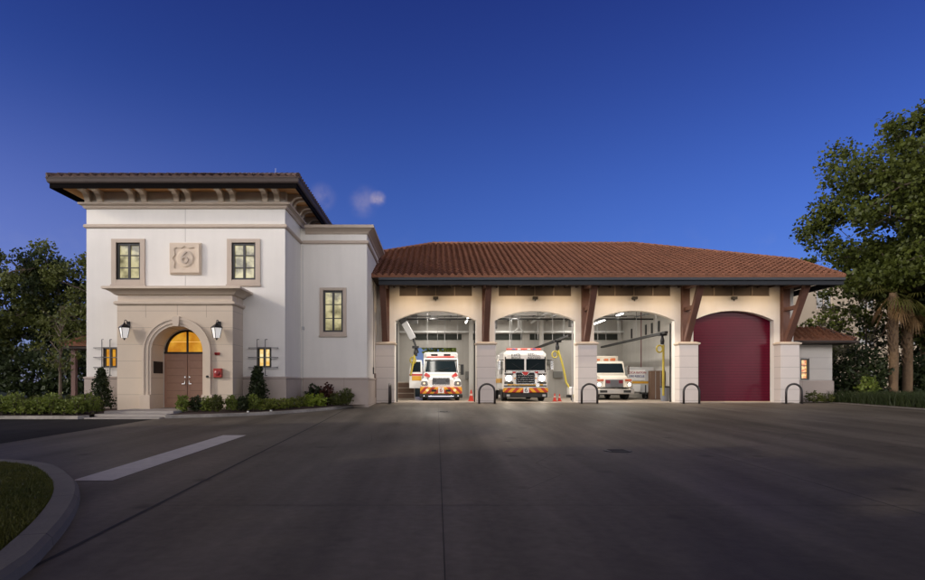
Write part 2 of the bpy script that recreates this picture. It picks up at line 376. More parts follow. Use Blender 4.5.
# --- left foreground island
outer = [gpt(*p,h=.0) for p in [(0,466),(32,468),(54,472),(68.5,481),(77,492),(76,507),(64,529),(41,556),(14,580)]]
inner = [gpt(*p,h=.12) for p in [(0,467.5),(32,473),(48,479.5),(55.5,488),(52.5,498),(41,512),(19,530),(0,543)]]
outer = [(-9.5,11.2),(-8.2,10.3)]+outer+[(-2.75,2.5),(-2.9,0),(-3.4,-4)]
inner = [(-9.3,10.9),(-8.1,10.05)]+inner+[(-3.25,2.5),(-3.4,0),(-3.9,-4)]
def resample(P, n):
    P = [Vector(p) for p in P]; d = [0]
    for a,b_ in zip(P,P[1:]): d.append(d[-1]+(b_-a).length)
    out = []
    for k in range(n):
        t = d[-1]*k/(n-1); i = max(i for i in range(len(P)) if d[i] <= t+1e-9); i = min(i,len(P)-2)
        u = (t-d[i])/(d[i+1]-d[i]); 
        p0 = P[max(i-1,0)]; p1 = P[i]; p2 = P[i+1]; p3 = P[min(i+2,len(P)-1)]
        out.append(tuple(.5*((2*p1)+(p2-p0)*u+(2*p0-5*p1+4*p2-p3)*u*u+(3*p1-p0-3*p2+p3)*u**3)))
    return out
OU = resample(outer,70)
IN = []
for i,p in enumerate(OU):
    a = Vector(OU[max(i-1,0)]); b_ = Vector(OU[min(i+1,69)]); d = (b_-a).normalized(); IN.append((p[0]+d.y*.26, p[1]-d.x*.26))
c = MB(); 
ring = []
for (ox,oy),(ix,iy) in zip(OU,IN):
    dx,dy = (ox-ix)/.26,(oy-iy)/.26; z = gz(oy)
    ring.append([(ox+dx*.03,oy+dy*.03,z-.02),(ox+dx*.015,oy+dy*.015,z+.08),(ox-dx*.03,oy-dy*.03,z+.12),(ix+dx*.02,iy+dy*.02,z+.12),(ix,iy,z+.10),(ix,iy,z-.02)])
v = [p for r_ in ring for p in r_]; f = []
for i in range(69):
    for k in range(5): f.append((i*6+k,(i+1)*6+k,(i+1)*6+k+1,i*6+k+1))
c.add(v,f); tag(c.build('island_kerb', M['curb'], smooth=False), 'curved pale kerb round the foreground grass island', kind='structure')
kj = MB()
for i in range(5,66,7):
    A_ = [Vector(p) for p in ring[i]]; B_ = [Vector(p) for p in ring[i+1]]; c0 = Vector((sum(p.x for p in A_)/6,sum(p.y for p in A_)/6,A_[0].z))
    P0 = [p+(Vector((p.x,p.y,p.z+.05))-c0).normalized()*.003 for p in A_[:5]]; P1 = [p+(q-p).normalized()*.009 for p,q in zip(P0,B_[:5])]
    kj.add(P0+P1,[(k,k+1,5+k+1,5+k) for k in range(4)])
tag(kj.build('kerb_joints', jm), 'thin dark joints across the island kerb', kind='structure')
isl = [(x,y) for x,y in IN]+[(-12,-4),(-12,11)]
isl_o = sheet('island_turf', isl, M['lawnsoil'], .085, label='grass island inside the curved kerb in the foreground')

def in_poly(x,y,P):
    r_ = False
    for i in range(len(P)):
        x1,y1 = P[i]; x2,y2 = P[i-1]
        if (y1>y) != (y2>y) and x < (x2-x1)*(y-y1)/(y2-y1)+x1: r_ = not r_
    return r_
def blades(name, pts, h, m, label, w=.012, lean=.35, per=1):
    """thin grass blades; pts rows of x,y,z"""
    P = np.repeat(np.array(pts),per,0); n = len(P); P = P+np.c_[RNG.normal(0,.03*(per>1)+1e-6,(n,2)),np.zeros(n)]
    a = RNG.uniform(0,2*math.pi,n); hh = h*RNG.uniform(.5,1.15,n); ln = RNG.uniform(.1,lean*1.6,n)*hh; a2 = RNG.uniform(0,2*math.pi,n)
    d = np.c_[np.cos(a),np.sin(a),0*a]*w*RNG.uniform(.6,1.2,(n,1)); t = np.c_[np.cos(a2)*ln,np.sin(a2)*ln,hh]
    mid = P+t*[.35,.35,.62]; V = np.stack([P-d,P+d,mid+d*.8,mid-d*.8,P+t],1).reshape(-1,3)
    i = np.arange(n)*5; b = MB(); b.v = [tuple(x) for x in V]
    b.f = [(k,k+1,k+2,k+3) for k in i.tolist()]+[(k+3,k+2,k+4) for k in i.tolist()]
    o = b.build(name, m); return tag(o, label, kind='stuff')
gm = leafmat('turf_blades', (.05,.065,.010), (.16,.15,.03))
P = []
while len(P) < 26000:
    x = random.uniform(-8.5,-2.6); y = random.uniform(1.8,10.5)
    if x < -.72*y-.4: continue
    if in_poly(x,y,IN+[(-12,-4),(-12,11)]): P.append((x,y,gz(y)+.085))
o = blades('grass', P, .055, gm, 'short grass on the kerbed island in the foreground', w=.006); o['category'] = 'grass'
# ================================================================== PLANTING BEDS
cv = [(-9.38,21.3),(-9.0,21.5),(-7.9,22.0),(-6.5,23.05),(-5.44,24.5),(-4.6,26.2),(-4.0,28.2),(-3.55,30.2),(-3.3,31.9)]
CV = resample(cv,40)
def kerb(name, path, w, h, label):
    b = MB(); v = []; f = []
    for i,p in enumerate(path):
        a = Vector(path[max(i-1,0)]); q = Vector(path[min(i+1,len(path)-1)]); d = (q-a).normalized(); n = (d.y,-d.x); z = gz(p[1])
        v += [(p[0]+n[0]*.02,p[1]+n[1]*.02,z-.03),(p[0],p[1],z+h-.02),(p[0]-n[0]*.03,p[1]-n[1]*.03,z+h),(p[0]-n[0]*w,p[1]-n[1]*w,z+h),(p[0]-n[0]*w,p[1]-n[1]*w,z-.03)]
    for i in range(len(path)-1):
        for k in range(4): f.append((i*5+k,(i+1)*5+k,(i+1)*5+k+1,i*5+k+1))
    f += [(4,3,2,1,0), tuple(range((len(path)-1)*5,len(path)*5))]
    b.add(v,f); return tag(b.build(name, M['greycon']), label, kind='structure')
kerb('bed_kerb', CV, .16, .11, 'curved kerb in front of the planting bed right of the steps')
bed = [(x-.05,y+.12) for x,y in CV]
B = MB(); 
poly = [(x,y,gz(y)+.09) for x,y in bed]+[(-3.26,31.0,.02),(-3.26,28.62,.04),(-6.31,28.62,.04),(-6.31,25.72,.03),(-8.05,25.72,.03),(-8.05,24.42,.01),(-9.36,24.42,.0)]
B.add(poly,[tuple(range(len(poly)))]); tag(B.build('planting_bed', M['mulch']), 'mulch bed along the tower wall right of the steps', kind='structure')
kerb('hedge_kerb', [(-30,20.95),(-24,20.95),(-18,20.95),(-12.2,20.95),(-12.0,21.3)], .16, .11, 'kerb in front of the low hedge bed at left')
sheet('hedge_bed', [(-30,21.1),(-12.05,21.1),(-12.05,24.3),(-12.7,24.3),(-12.7,25.7),(-14.6,25.7),(-14.6,28),(-30,28)], M['mulch'], .1, label='mulch bed left of the steps')
# drive behind / between hedge and trees
# steps and landing
b = MB(); b.box(-12.02,-9.44,21.0,21.6,-.24,-.165); b.box(-12.0,-9.46,21.6,22.2,-.24,-.07) ; b.box(-11.98,-9.48,22.2,24.4,-.24,.012); b.box(-11.3,-9.26,24.4,25.7,-.2,.012)
tag(b.build('entrance_steps', M['step'], bevel=.015), 'two pale concrete steps and landing before the entrance door', kind='structure')
# ================================================================== FIRE STATION
FS = empty('fire_station', (2,32.5,0), 'white stucco fire station with clay tile roofs, entrance tower and four arched truck bays', 'building')
TX0,TX1,TY = -14.6,-6.33,25.7
WIN = [(-13.35,-12.35,5.33,6.87),(-8.54,-7.55,5.33,6.87)]
LOW = [(-13.92,-13.32,1.66,2.53),(-7.5,-6.9,1.66,2.53)]
b = MB()
b.wall(rect_wall(TX0,TX1,-.2,9.02,WIN+LOW), TY, TY+.35)
b.box(TX0,TX0+.35,TY+.35,35,-.2,9.02); b.box(TX1-.35,TX1,TY+.35,35,-.2,9.02); b.box(TX0+.35,TX1-.35,34.65,35,-.2,9.02)
b.build('tower_wall', M['stucco'], FS)
tp = [(TX0,35.2),(TX0,TY),(TX1,TY),(TX1,35.2)]   # right of travel?
def outer_path(x0,x1,yf,yb): return [(x0,yb),(x0,yf),(x1,yf),(x1,yb)]
def sw(prof, path, name, m, **k):
    bb = MB(); bb.sweep(path, prof); return bb.build(name, m, FS, **k)
# outward must be to the right of travel: going down the left side then along the front to the right -> outward = right of travel
# travel left side from back to front (direction -y): right of travel is -x : correct
sw([(0,7.48),(.05,7.48),(.09,7.52),(.09,7.6),(.05,7.64),(0,7.64)], tp, 'belt_course', M['trim'])
sw([(0,8.28),(.06,8.28),(.10,8.33),(.10,8.37),(.2,8.43),(.24,8.43),(.24,8.5),(0,8.5)], tp, 'cornice', M['trim'])
sw([(.0,8.5),(.05,8.5),(.05,8.97),(0,8.97)], tp, 'frieze', M['stucco'])
# wainscot on tower and block
def wains(path): 
    return sw([(0,-.2),(.06,-.2),(.06,1.2),(.09,1.22),(.09,1.27),(.05,1.3),(0,1.3)], path, 'wainscot', M['wains'])
wains([(TX0,35),(TX0,TY),(-12.66,TY)]); wains([(-8.07,TY),(TX1,TY),(TX1,28.53)])
# vertical control joint
for z0_,z1_ in ((6.9,7.47),(7.65,8.27),(4.85,5.5)): b = MB(); b.box(-10.49,-10.475,TY-.004,TY+.05,z0_,z1_); b.build('control_joint', mat('control_joint_dark',(.35,.33,.31),.9), FS)
# corbels in pairs under the tower eave
def corbel(cx, cy, ax):
    prof = [(0,8.5),(.10,8.5),(.16,8.54),(.20,8.62),(.24,8.70),(.32,8.79),(.48,8.85),(.66,8.85),(.78,8.89),(.78,8.97),(0,8.97)]
    for s_ in (-.25,.25):
        bb = MB()
        if ax == 'y': bb.prism([(cy-.05-u,z) for u,z in prof], cx+s_-.11, cx+s_+.11, 'x')
        else:
            n = len(prof); bb.prism([(cx+.05+u*.8,z) for u,z in prof], cy+s_-.11, cy+s_+.11, 'y')
        bb.build('corbel', mat('corbel_stone',(.74,.64,.52),.8,var=.06), FS, bevel=.012)
for x in (-14.2,-12.36,-10.52,-8.68,-6.86): corbel(x,TY,'y')
for y in (26.3,28.0,29.8,31.6): corbel(TX1,y,'x')
# eave: soffit, black fascia, bronze gutter, tiles
EO = .84; EF = 1.3
ex0,ex1,ey = TX0-EO,TX1+EO,TY-EF
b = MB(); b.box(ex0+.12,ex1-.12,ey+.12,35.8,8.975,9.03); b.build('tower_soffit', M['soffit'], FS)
ep = [(ex0+.1,35.9),(ex0+.1,ey+.1),(ex1-.1,ey+.1),(ex1-.1,35.9)]
sw([(-.04,8.76),(.03,8.76),(.03,9.0),(-.04,9.0)], ep, 'fascia_board', mat('black_fascia',(.004,.003,.003),.9,spec=.05))
sw([(.031,8.95),(.06,8.95),(.10,9.0),(.12,9.12),(.14,9.14),(.14,9.17),(.031,9.17)], ep, 'gutter', M['gutter'])

def tile_slope(b, O, U, V, n, poly, sp=.33, cs=.4, amp=.10, step=.05, thin=1.0):
    """barrel tiles over a convex polygon given in slope coordinates (u along eave, v up the slope)"""
    O,U,V,n = Vector(O),Vector(U).normalized(),Vector(V).normalized(),Vector(n).normalized()
    vmin = min(p[1] for p in poly); vmax = max(p[1] for p in poly)
    def span(v):
        xs = []
        for i in range(len(poly)):
            (u0,v0),(u1,v1) = poly[i-1],poly[i]
            if (v0-v)*(v1-v) <= 0 and abs(v1-v0) > 1e-9: xs.append(u0+(u1-u0)*(v-v0)/(v1-v0))
        return (min(xs),max(xs)) if xs else None
    amp *= thin; step *= thin; K = 10; rows = []; v = vmin
    rows.append((vmin+1e-4,-.05,0)); 
    while v < vmax-.02:
        rows.append((v+1e-4, step,1)); rows.append((min(v+cs+.07,vmax-1e-3),.0,1)); v += cs
    u0 = min(p[0] for p in poly); u1 = max(p[0] for p in poly); nu = int((u1-u0)/sp*K)+2
    prev = None
    for (vv,h,on) in rows:
        s_ = span(vv)
        if not s_: continue
        cur = []
        for i in range(nu):
            u = u0+i*sp/K; uc = min(max(u,s_[0]),s_[1]); ph = (u/sp)%1.0
            hh = (amp*max(0,math.sin(math.pi*ph/.62))**.6 if ph < .62 else -.012*math.sin(math.pi*(ph-.62)/.38))+h
            jit = 0
            if not on: hh = -.06 
            p = O+U*uc+V*vv+n*hh; cur.append((len(b.v), uc)); b.v.append(tuple(p))
        if prev:
            for i in range(nu-1):
                if (prev[i+1][1]-prev[i][1]) < 1e-6 and (cur[i+1][1]-cur[i][1]) < 1e-6: continue
                b.f.append((prev[i][0],prev[i+1][0],cur[i+1][0],cur[i][0]))
        prev = cur
def ridge_caps(b, pts, r=.13):
    for a,c_ in zip(pts,pts[1:]):
        a = Vector(a); c_ = Vector(c_); L_ = (c_-a).length; n = max(1,int(L_/.4)); d = (c_-a)/n
        for k in range(n):
            p = a+d*k; b.tube([p,p+d*1.06],[r*1.12,r*.92],8)
pi = .35; hw = (ex1-ex0)/2; cy0,cy1 = ey,35.9; zt = 9.2
apexF = (ex0+hw, ey+hw, zt+hw*pi); apexB = (ex0+hw, max(cy1-hw,ey+hw+.3), zt+hw*pi)
ns = math.sqrt(1+pi*pi)
b = MB()
tile_slope(b, (ex0,ey,zt),(1,0,0),(0,1,pi),(0,-pi,1),[(0,0),(2*hw,0),(hw,hw*ns)],thin=.6)
tile_slope(b, (ex1,ey,zt),(0,1,0),(-1,0,pi),(pi,0,1),[(0,0),(cy1-ey,0),(cy1-ey-.1,hw*ns),(hw,hw*ns)])
tile_slope(b, (ex0,cy1,zt),(0,-1,0),(1,0,pi),(-pi,0,1),[(0,0),(cy1-ey,0),(cy1-ey-hw,hw*ns),(.1,hw*ns)])
tr = b.build('tower_roof', M['tiled'], FS)
b = MB(); b.add([(ex0,ey,zt-.08),(ex1,ey,zt-.08),(ex1,cy1,zt-.08),(ex0,cy1,zt-.08),(apexF[0],apexF[1],apexF[2]-.08),(apexB[0],apexB[1],apexB[2]-.08)],[(3,2,1,0),(0,1,4),(1,2,5,4),(2,3,5),(3,0,4,5)])
b.build('roof_deck', M['darksoffit'], tr)
b = MB(); ridge_caps(b,[(ex0,ey,zt+.03),apexF,apexB],.11); ridge_caps(b,[(ex1,ey,zt+.03),apexF],.11); b.build('ridge_cap', M['tiled'], tr)
b = MB(); x_,y_,z_ = pt(275.5,174,28.5); b.tube([(x_,y_,9.9),(x_,y_,10.95)],.008,5); b.build('lightning_rod', M['steel'], tr)

# windows
litA = litpane('room_lit_soft', (.22,.19,.09), (.95,.84,.46), .62, 1.9)
litB = litpane('room_lit_warm', (.70,.26,.015), (1.0,.50,.05), .72, 1.5)
litC = litpane('room_lit_red', (.75,.16,.04), (1.0,.72,.25), .9, 7)
def window(x0,x1,z0,z1,yf,lit,nx,nz,surround=.0,grille=False):
    fr = MB(); w = .09
    fr.box(x0,x0+w,yf+.05,yf+.16,z0,z1); fr.box(x1-w,x1,yf+.05,yf+.16,z0,z1)
    fr.box(x0+w,x1-w,yf+.05,yf+.16,z0,z0+w); fr.box(x0+w,x1-w,yf+.05,yf+.16,z1-w,z1)
    W = fr.build('window', M['frame'], FS)
    mu = MB()
    for k in range(1,nx): x = x0+(x1-x0)*k/nx; mu.box(x-.05,x+.05,yf+.06,yf+.12,z0+w,z1-w)
    for k in range(1,nz): z = z0+(z1-z0)*k/nz; mu.box(x0+w,x1-w,yf+.065,yf+.11,z-.02,z+.02)
    mu.build('muntin', M['frame'], W)
    p = MB(); p.quad((x0+w,yf+.13,z0+w),(x1-w,yf+.13,z0+w),(x1-w,yf+.13,z1-w),(x0+w,yf+.13,z1-w)); p.build('pane', lit, W)
    if surround:
        s_ = surround; q = MB()
        q.box(x0-s_,x0,yf-.06,yf+.1,z0-s_,z1+s_*.8); q.box(x1,x1+s_,yf-.06,yf+.1,z0-s_,z1+s_*.8)
        q.box(x0,x1,yf-.06,yf+.1,z0-s_,z0); q.box(x0,x1,yf-.06,yf+.1,z1,z1+s_*.8)
        q.box(x0-s_-.03,x1+s_+.03,yf-.09,yf-.0,z0-s_-.07,z0-s_)
        q.build('surround', M['trim'], W, bevel=.01)
    if grille:
        q = MB(); Y = yf-.16
        for z in (z0+.02,(z0+z1)/2,z1-.04):
            q.bar((x0-.3,Y,z),(x1+.28,Y,z),.03); q.bar((x0-.3,Y,z),(x0-.3,yf,z),.03); q.bar((x1+.28,Y,z),(x1+.28,yf,z),.03)
        for x in (x0+.06,x1-.2):
            q.bar((x,Y-.03,z0-.32),(x,Y-.03,z1+.3),.03); q.bar((x,Y-.03,z1+.3),(x+.1,Y-.1,z1+.3),.03); q.bar((x,Y-.03,z0-.32),(x+.1,Y-.1,z0-.32),.03)
        q.build('grille', M['steel'] if False else mat('grille_iron',(.16,.155,.15),.5,metal=.5), W)
    return W
for w_ in WIN: window(*w_,TY,litA,2,3,.2)
window(*LOW[0],TY,litB,2,2,0,True); window(*LOW[1],TY,litA if False else litpane('room_lit_amber',(.9,.5,.10),(1.0,.85,.45),1.0,3.0),2,2,0,True)

# medallion with the numeral 6
mx,mz = -10.45,6.2
b = MB(); b.box(mx-.66,mx+.66,TY-.09,TY,mz-.66,mz+.66); md = b.build('station_number_panel', M['porticoplain'], FS, bevel=.02)
q = MB(); n = 64; outr = []; inn = []
for k in range(n):
    a = 2*math.pi*k/n; c_,s_ = math.cos(a),math.sin(a); sq = 1/max(abs(c_),abs(s_))
    ro = .60*sq; ri = .50+.05*math.cos(4*a)*-1+.05*math.cos(8*a)
    outr.append((mx+c_*ro, mz+s_*ro)); inn.append((mx+c_*ri, mz+s_*ri))
v = [(x,TY-.16,z) for x,z in outr]+[(x,TY-.14,z) for x,z in inn]+[(x,TY-.09,z) for x,z in outr]+[(x,TY-.088,z) for x,z in inn]
f = []
for k in range(n):
    l = (k+1)%n; f += [(k,l,n+l,n+k),(2*n+l,2*n+k,k,l)[::-1],(n+k,n+l,3*n+l,3*n+k)]
q.add(v,f); q.build('cartouche_frame', M['porticoplain'], md)
q = MB(); q.lathe([(.36,0),(.36,-.03),(.30,-.06),(0.01,-.07)],(mx,TY-.09,mz),32,'y'); q.build('boss', M['porticoplain'], md)
text('6', .74, (mx,TY-.17,mz), M['trim'], md, 'numeral', extrude=.035)

# ---- portico
PX0,PX1,PY = -12.65,-8.08,24.4; ACX,AR,ASP = -10.27,1.02,2.26
cols = [(PX0,ACX-AR,[(-.2,-.2,4.22,4.22)])]; n = 24
for k in range(n):
    a0 = math.pi-math.pi*k/n; a1 = math.pi-math.pi*(k+1)/n
    cols.append((ACX+AR*math.cos(a0),ACX+AR*math.cos(a1),[(ASP+AR*math.sin(a0),ASP+AR*math.sin(a1),4.22,4.22)]))
cols.append((ACX+AR,PX1,[(-.2,-.2,4.22,4.22)]))
b = MB(); b.wall(cols, PY, 25.68); b.box(PX0,PX1,25.0,25.69,4.22,4.6) 
PT = b.build('portico', M['portico'], FS)
pp = [(PX0,25.69),(PX0,PY),(PX1,PY),(PX1,25.69)]
def psw(prof,name,m=None):
    bb = MB(); bb.sweep(pp,prof); return bb.build(name, m or M['porticoplain'], PT)
psw([(0,4.12),(.06,4.12),(.10,4.16),(.10,4.23),(.05,4.26),(0,4.26)],'moulding')
bb = MB(); bb.box(PX0+.02,PX1-.02,PY+.02,25.68,4.26,4.6); bb.build('entablature', M['porticoplain'], PT)
psw([(-.3,4.5),(0,4.5),(.08,4.52),(.14,4.58),(.22,4.64),(.34,4.70),(.42,4.71),(.42,4.79),(.38,4.81),(-.3,4.84)],'cornice')
bb = MB(); bb.box(PX0+.1,PX1-.1,PY+.1,25.69,4.6,4.83); bb.build('cap_slab', M['porticoplain'], PT)
# vertical stone joints on upper portico
bb = MB()
for x in (-11.52,-9.12,-10.27): bb = MB(); bb.box(x-.006,x+.006,PY-.002,PY+.02,3.62 if x!=-10.27 else 3.7,4.11); bb.build('stone_joint', mat('stone_joint_dark',(.28,.22,.17),.9), PT)
# archivolt
def arch_ring(b, cx, zs, r0, r1, y0, y1, zb, n=32):
    P0 = [(cx-r0,zb)]+[(cx+r0*math.cos(math.pi-math.pi*k/n), zs+r0*math.sin(math.pi*k/n)) for k in range(n+1)]+[(cx+r0,zb)]
    P1 = [(cx-r1,zb)]+[(cx+r1*math.cos(math.pi-math.pi*k/n), zs+r1*math.sin(math.pi*k/n)) for k in range(n+1)]+[(cx+r1,zb)]
    m_ = len(P0); v = [(x,y0,z) for x,z in P0]+[(x,y0,z) for x,z in P1]+[(x,y1,z) for x,z in P0]+[(x,y1,z) for x,z in P1]; f = []
    for k in range(m_-1): f += [(k,k+1,m_+k+1,m_+k),(m_+k,m_+k+1,3*m_+k+1,3*m_+k),(2*m_+k+1,2*m_+k,3*m_+k,3*m_+k+1),(k+1,k,2*m_+k,2*m_+k+1)]
    f += [(0,m_,3*m_,2*m_),(m_-1,3*m_-1,4*m_-1,2*m_-1)]
    b.add(v,f)
bb = MB(); arch_ring(bb,ACX,ASP,AR+.0,AR+.10,PY-.05,PY+.0,.57); arch_ring(bb,ACX,ASP,AR+.10,AR+.24,PY-.09,PY,.57); arch_ring(bb,ACX,ASP,AR+.24,AR+.33,PY-.13,PY,.57)
bb.build('archivolt', M['porticoplain'], PT)
bb = MB(); bb.prism([(ACX-.11,ASP+AR-.02),(ACX+.11,ASP+AR-.02),(ACX+.15,ASP+AR+.37),(ACX-.15,ASP+AR+.37)],PY-.17,PY,'y'); bb.build('keystone', M['porticoplain'], PT, bevel=.01)
for s_ in (-1,1):
    bb = MB(); xa,xb = sorted((ACX+s_*(AR-.01),ACX+s_*(AR+.42))); bb.box(xa,xb,PY-.17,PY+.0,.0,.57); bb.build('plinth', M['porticoplain'], PT, bevel=.015)
# doorway: frame, leaves, fanlight
DC = -10.32; DW = .965; DY = 25.5
bb = MB(); arch_ring(bb,DC,ASP,DW,AR+.06,DY-.04,DY+.1,.012); bb.build('door_casing', mat('white_casing',(.62,.60,.56),.6), FS)
for s_ in (-1,1):
    bb = MB(); xa,xb = sorted((DC+s_*.012,DC+s_*(DW-.01))); bb.box(xa,xb,DY+.03,DY+.09,.02,2.24)
    dl = bb.build('door_leaf', M['door'], FS, bevel=.006)
    bb = MB(); bb.box(xa,xa+.1,DY+.02,DY+.03,.02,2.24); bb.box(xb-.1,xb,DY+.02,DY+.03,.02,2.24); bb.box(xa+.1,xb-.1,DY+.02,DY+.03,2.1,2.24); bb.box(xa+.1,xb-.1,DY+.02,DY+.03,.02,.22)
    bb.build('door_stile', mat('door_stile_wood',(.32,.18,.12),.5,var=.15), dl)
    bb = MB(); bb.tube([(DC+s_*.09,DY-.05,1.02),(DC+s_*.09,DY-.05,1.12)],.022,8); bb.bar((DC+s_*.09,DY-.05,1.0),(DC+s_*.2,DY-.05,1.0),.03); bb.bar((DC+s_*.09,DY-.06,1.0),(DC+s_*.09,DY+.03,1.0),.03); bb.build('handle', M['chrome'], dl); bb = MB(); bb.lathe([(.035,0),(.035,-.03)],(DC+s_*.09,DY+.02,1.28),10,'y'); bb.build('deadbolt', M['chrome'], dl)
bb = MB(); bb.box(DC-DW,DC+DW,DY,DY+.1,2.24,2.32); bb.box(DC-.035,DC+.035,DY,DY+.08,2.32,ASP+DW)
arch_ring(bb,DC,ASP+.05,DW-.13,DW-.04,DY,DY+.08,2.32)
fl = bb.build('fanlight_frame', M['frame'], FS)
bb = MB(); k = 24; bb.add([(DC+(DW-.08)*math.cos(math.pi*i/k),DY+.06,ASP+.05+(DW-.08)*math.sin(math.pi*i/k)) for i in range(k+1)],[tuple(range(k+1))[::-1]]); bb.build('pane', litB, fl)
bb = MB(); bb.box(DC-.85,DC+.85,DY+.045,DY+.055,2.72,2.75); bb.build('ledge', mat('fan_ledge',(.8,.45,.1),.6,emit=(1,.6,.15),estr=.6), fl)

# ---- connecting block
BX1,BY = -3.245,28.6
bw = pt(323.2,332,BY); bw2 = pt(343,290.5,BY); BW = (bw[0],bw2[0],bw[2],bw2[2])
b = MB(); b.wall(rect_wall(TX1+.003,BX1,-.2,8.2,[BW]),BY,BY+.35); b.box(BX1-.35,BX1,BY+.35,34.2,-.2,8.2); b.box(TX1+.003,BX1-.35,33.85,34.2,-.2,8.2); b.box(TX1+.003,BX1-.35,BY+.35,33.85,7.9,8.18)
b.build('block_wall', M['stucco'], FS)
bp_ = [(TX1+.25,BY),(BX1,BY),(BX1,34.2)]
sw([(0,7.48),(.05,7.48),(.09,7.52),(.09,7.6),(.05,7.64),(0,7.64)], [(TX1+.1,BY),(BX1,BY),(BX1,34.2)], 'belt_course', M['trim'])
sw([(-.3,7.93),(0,7.93),(.05,7.95),(.09,8.02),(.18,8.09),(.27,8.15),(.34,8.17),(.34,8.29),(.3,8.31),(-.3,8.33)], bp_, 'cornice', M['trim'])
wains([(TX1+.1,BY),(BX1,BY),(BX1,32.45)])
window(*BW,BY,litA,2,3,.16)
b = MB(); b.box(TX1+.36,BX1-.36,BY+.36,33.8,8.18,8.24); b.build('parapet_roof', M['darksoffit'], FS)
# keypad, conduit on block side
b = MB(); b.box(BX1,BX1+.05,31.2,31.35,1.5,1.85); kp = b.build('keypad', M['frame'], FS); 
b = MB(); b.tube([(BX1+.05,31.9,.3),(BX1+.05,31.9,1.55)],.05,8); b.tube([(BX1+.03,31.28,1.85),(BX1+.03,31.28,6.3)],.015,6); b.build('conduit', mat('conduit_brown',(.2,.15,.12),.6), FS)
b = MB(); b.tube([(TX1+.12,BY-.06,1.3),(TX1+.12,BY-.06,7.4)],.012,6); b.box(TX1+.08,TX1+.18,BY-.1,BY,3.5,3.65); b.build('lightning_cable', M['steel'], FS)

# ---- apparatus bays
PC = [-2.74,2.60,7.93,13.27,18.60]; WY = 33.15
BC = [(a+b_)/2 for a,b_ in zip(PC,PC[1:])]; HW = 2.165
def arch_z(u): 
    t = u/HW; rise = .52; Rr = (HW*HW+rise*rise)/(2*rise); return 4.42+math.sqrt(max(Rr*Rr-u*u,0))-(Rr-rise)
TZ0,TZ1 = 5.72,6.42
cols = []; x = -3.24
for c_ in BC:
    cols.append((x,c_-HW,[(-.2,-.2,6.9,6.9)])); nn = 20
    for k in range(nn):
        u0 = -HW+2*HW*k/nn; u1 = -HW+2*HW*(k+1)/nn
        if c_-2.1 < c_+u0+.01 and c_+u1-.01 < c_+2.1: cols.append((c_+u0,c_+u1,[(arch_z(u0),arch_z(u1),TZ0,TZ0),(TZ1,TZ1,6.9,6.9)]))
        else: cols.append((c_+u0,c_+u1,[(arch_z(u0),arch_z(u1),6.9,6.9)]))
    x = c_+HW
cols.append((x,19.15,[(-.2,-.2,6.9,6.9)]))
b = MB(); b.wall(cols,WY,WY+.4); b.box(18.8,19.15,WY+.4,48,-.2,6.9); b.box(-3.24,-2.95,WY+.4+.7,48,-.2,6.9)
b.build('bay_wall', M['stucco'], FS)
# arch edge trims
for c_ in BC:
    # transom band of dark glass
    b = MB(); b.box(c_-HW*.9,c_+HW*.9,WY+.10,WY+.14,TZ0-.0,TZ1)
    tr_ = b.build('transom_window', M['transom'], FS)
    b = MB()
    for k in (-1,0,1): b.box(c_+k*1.02-.025,c_+k*1.02+.025,WY+.04,WY+.1,TZ0+.04,TZ1)
    b.box(c_-HW*.9,c_+HW*.9,WY+.04,WY+.1,TZ0,TZ0+.04); b.build('muntin', mat('transom_bar',(.30,.24,.19),.5), tr_)
    b = MB(); b.box(c_-.14,c_+.14,WY-.16,WY,5.55,5.68); b.box(c_-.02,c_+.02,WY-.08,WY-.04,5.45,5.55)
    b.build('camera_box', mat('camera_housing',(.05,.045,.04),.5), FS)
# stone piers
for x in PC:
    b = MB(); b.box(x-.5,x+.5,32.5,WY+.0,-.1,3.12); p_ = b.build('pier', M['pier'], FS, bevel=.02)
    b = MB(); b.sweep([(x-.5,WY-.002),(x-.5,32.5),(x+.5,32.5),(x+.5,WY-.002)],[(-.3,3.06),(0,3.06),(.04,3.08),(.08,3.12),(.08,3.17),(-.1,3.24),(-.3,3.24)]); b.box(x-.3,x+.3,32.7,WY,3.1,3.238)
    b.build('pier_cap', M['porticoplain'], p_)
    # timber post, raking strut, tie
    b = MB(); b.box(x-.19,x+.19,WY-.34,WY-.02,3.24,6.3); b.build('timber_post', M['timber'], FS, bevel=.015)
    b = MB(); b.bar((x,32.78,3.3),(x,30.95,6.12),.3,.28,up=(0,1,0)); b.build('timber_strut', M['timber'], FS, bevel=.015)
    b = MB(); b.bar((x,WY-.3,4.98),(x,31.85,4.98),.2,.2); b.build('timber_tie', M['timber'], FS, bevel=.01)
    b = MB(); b.box(x-.15,x+.15,30.7,WY,6.05,6.3); b.build('eave_beam', M['timber'], FS, bevel=.015)
# roof over bays
EY = 30.5; EZ = 6.33; pk = .385; RT = 10.0; rn = math.sqrt(1+pk*pk)
XC = 20.1; XL = -9.3
P1 = (20.15,4.13); P2 = (13.0,RT); P3 = (-.3,RT); P4 = (XL,RT-9.0 if False else 1.0)
front = [(XL-0,0),(XC,0),(P1[0],P1[1]*rn),(P2[0],RT*rn),(P3[0],RT*rn)]
front[0] = (XL-.7,0)
b = MB(); tile_slope(b,(0,EY,EZ),(1,0,0),(0,1,pk),(0,-pk,1),front)
def Z(t): return EZ+pk*t
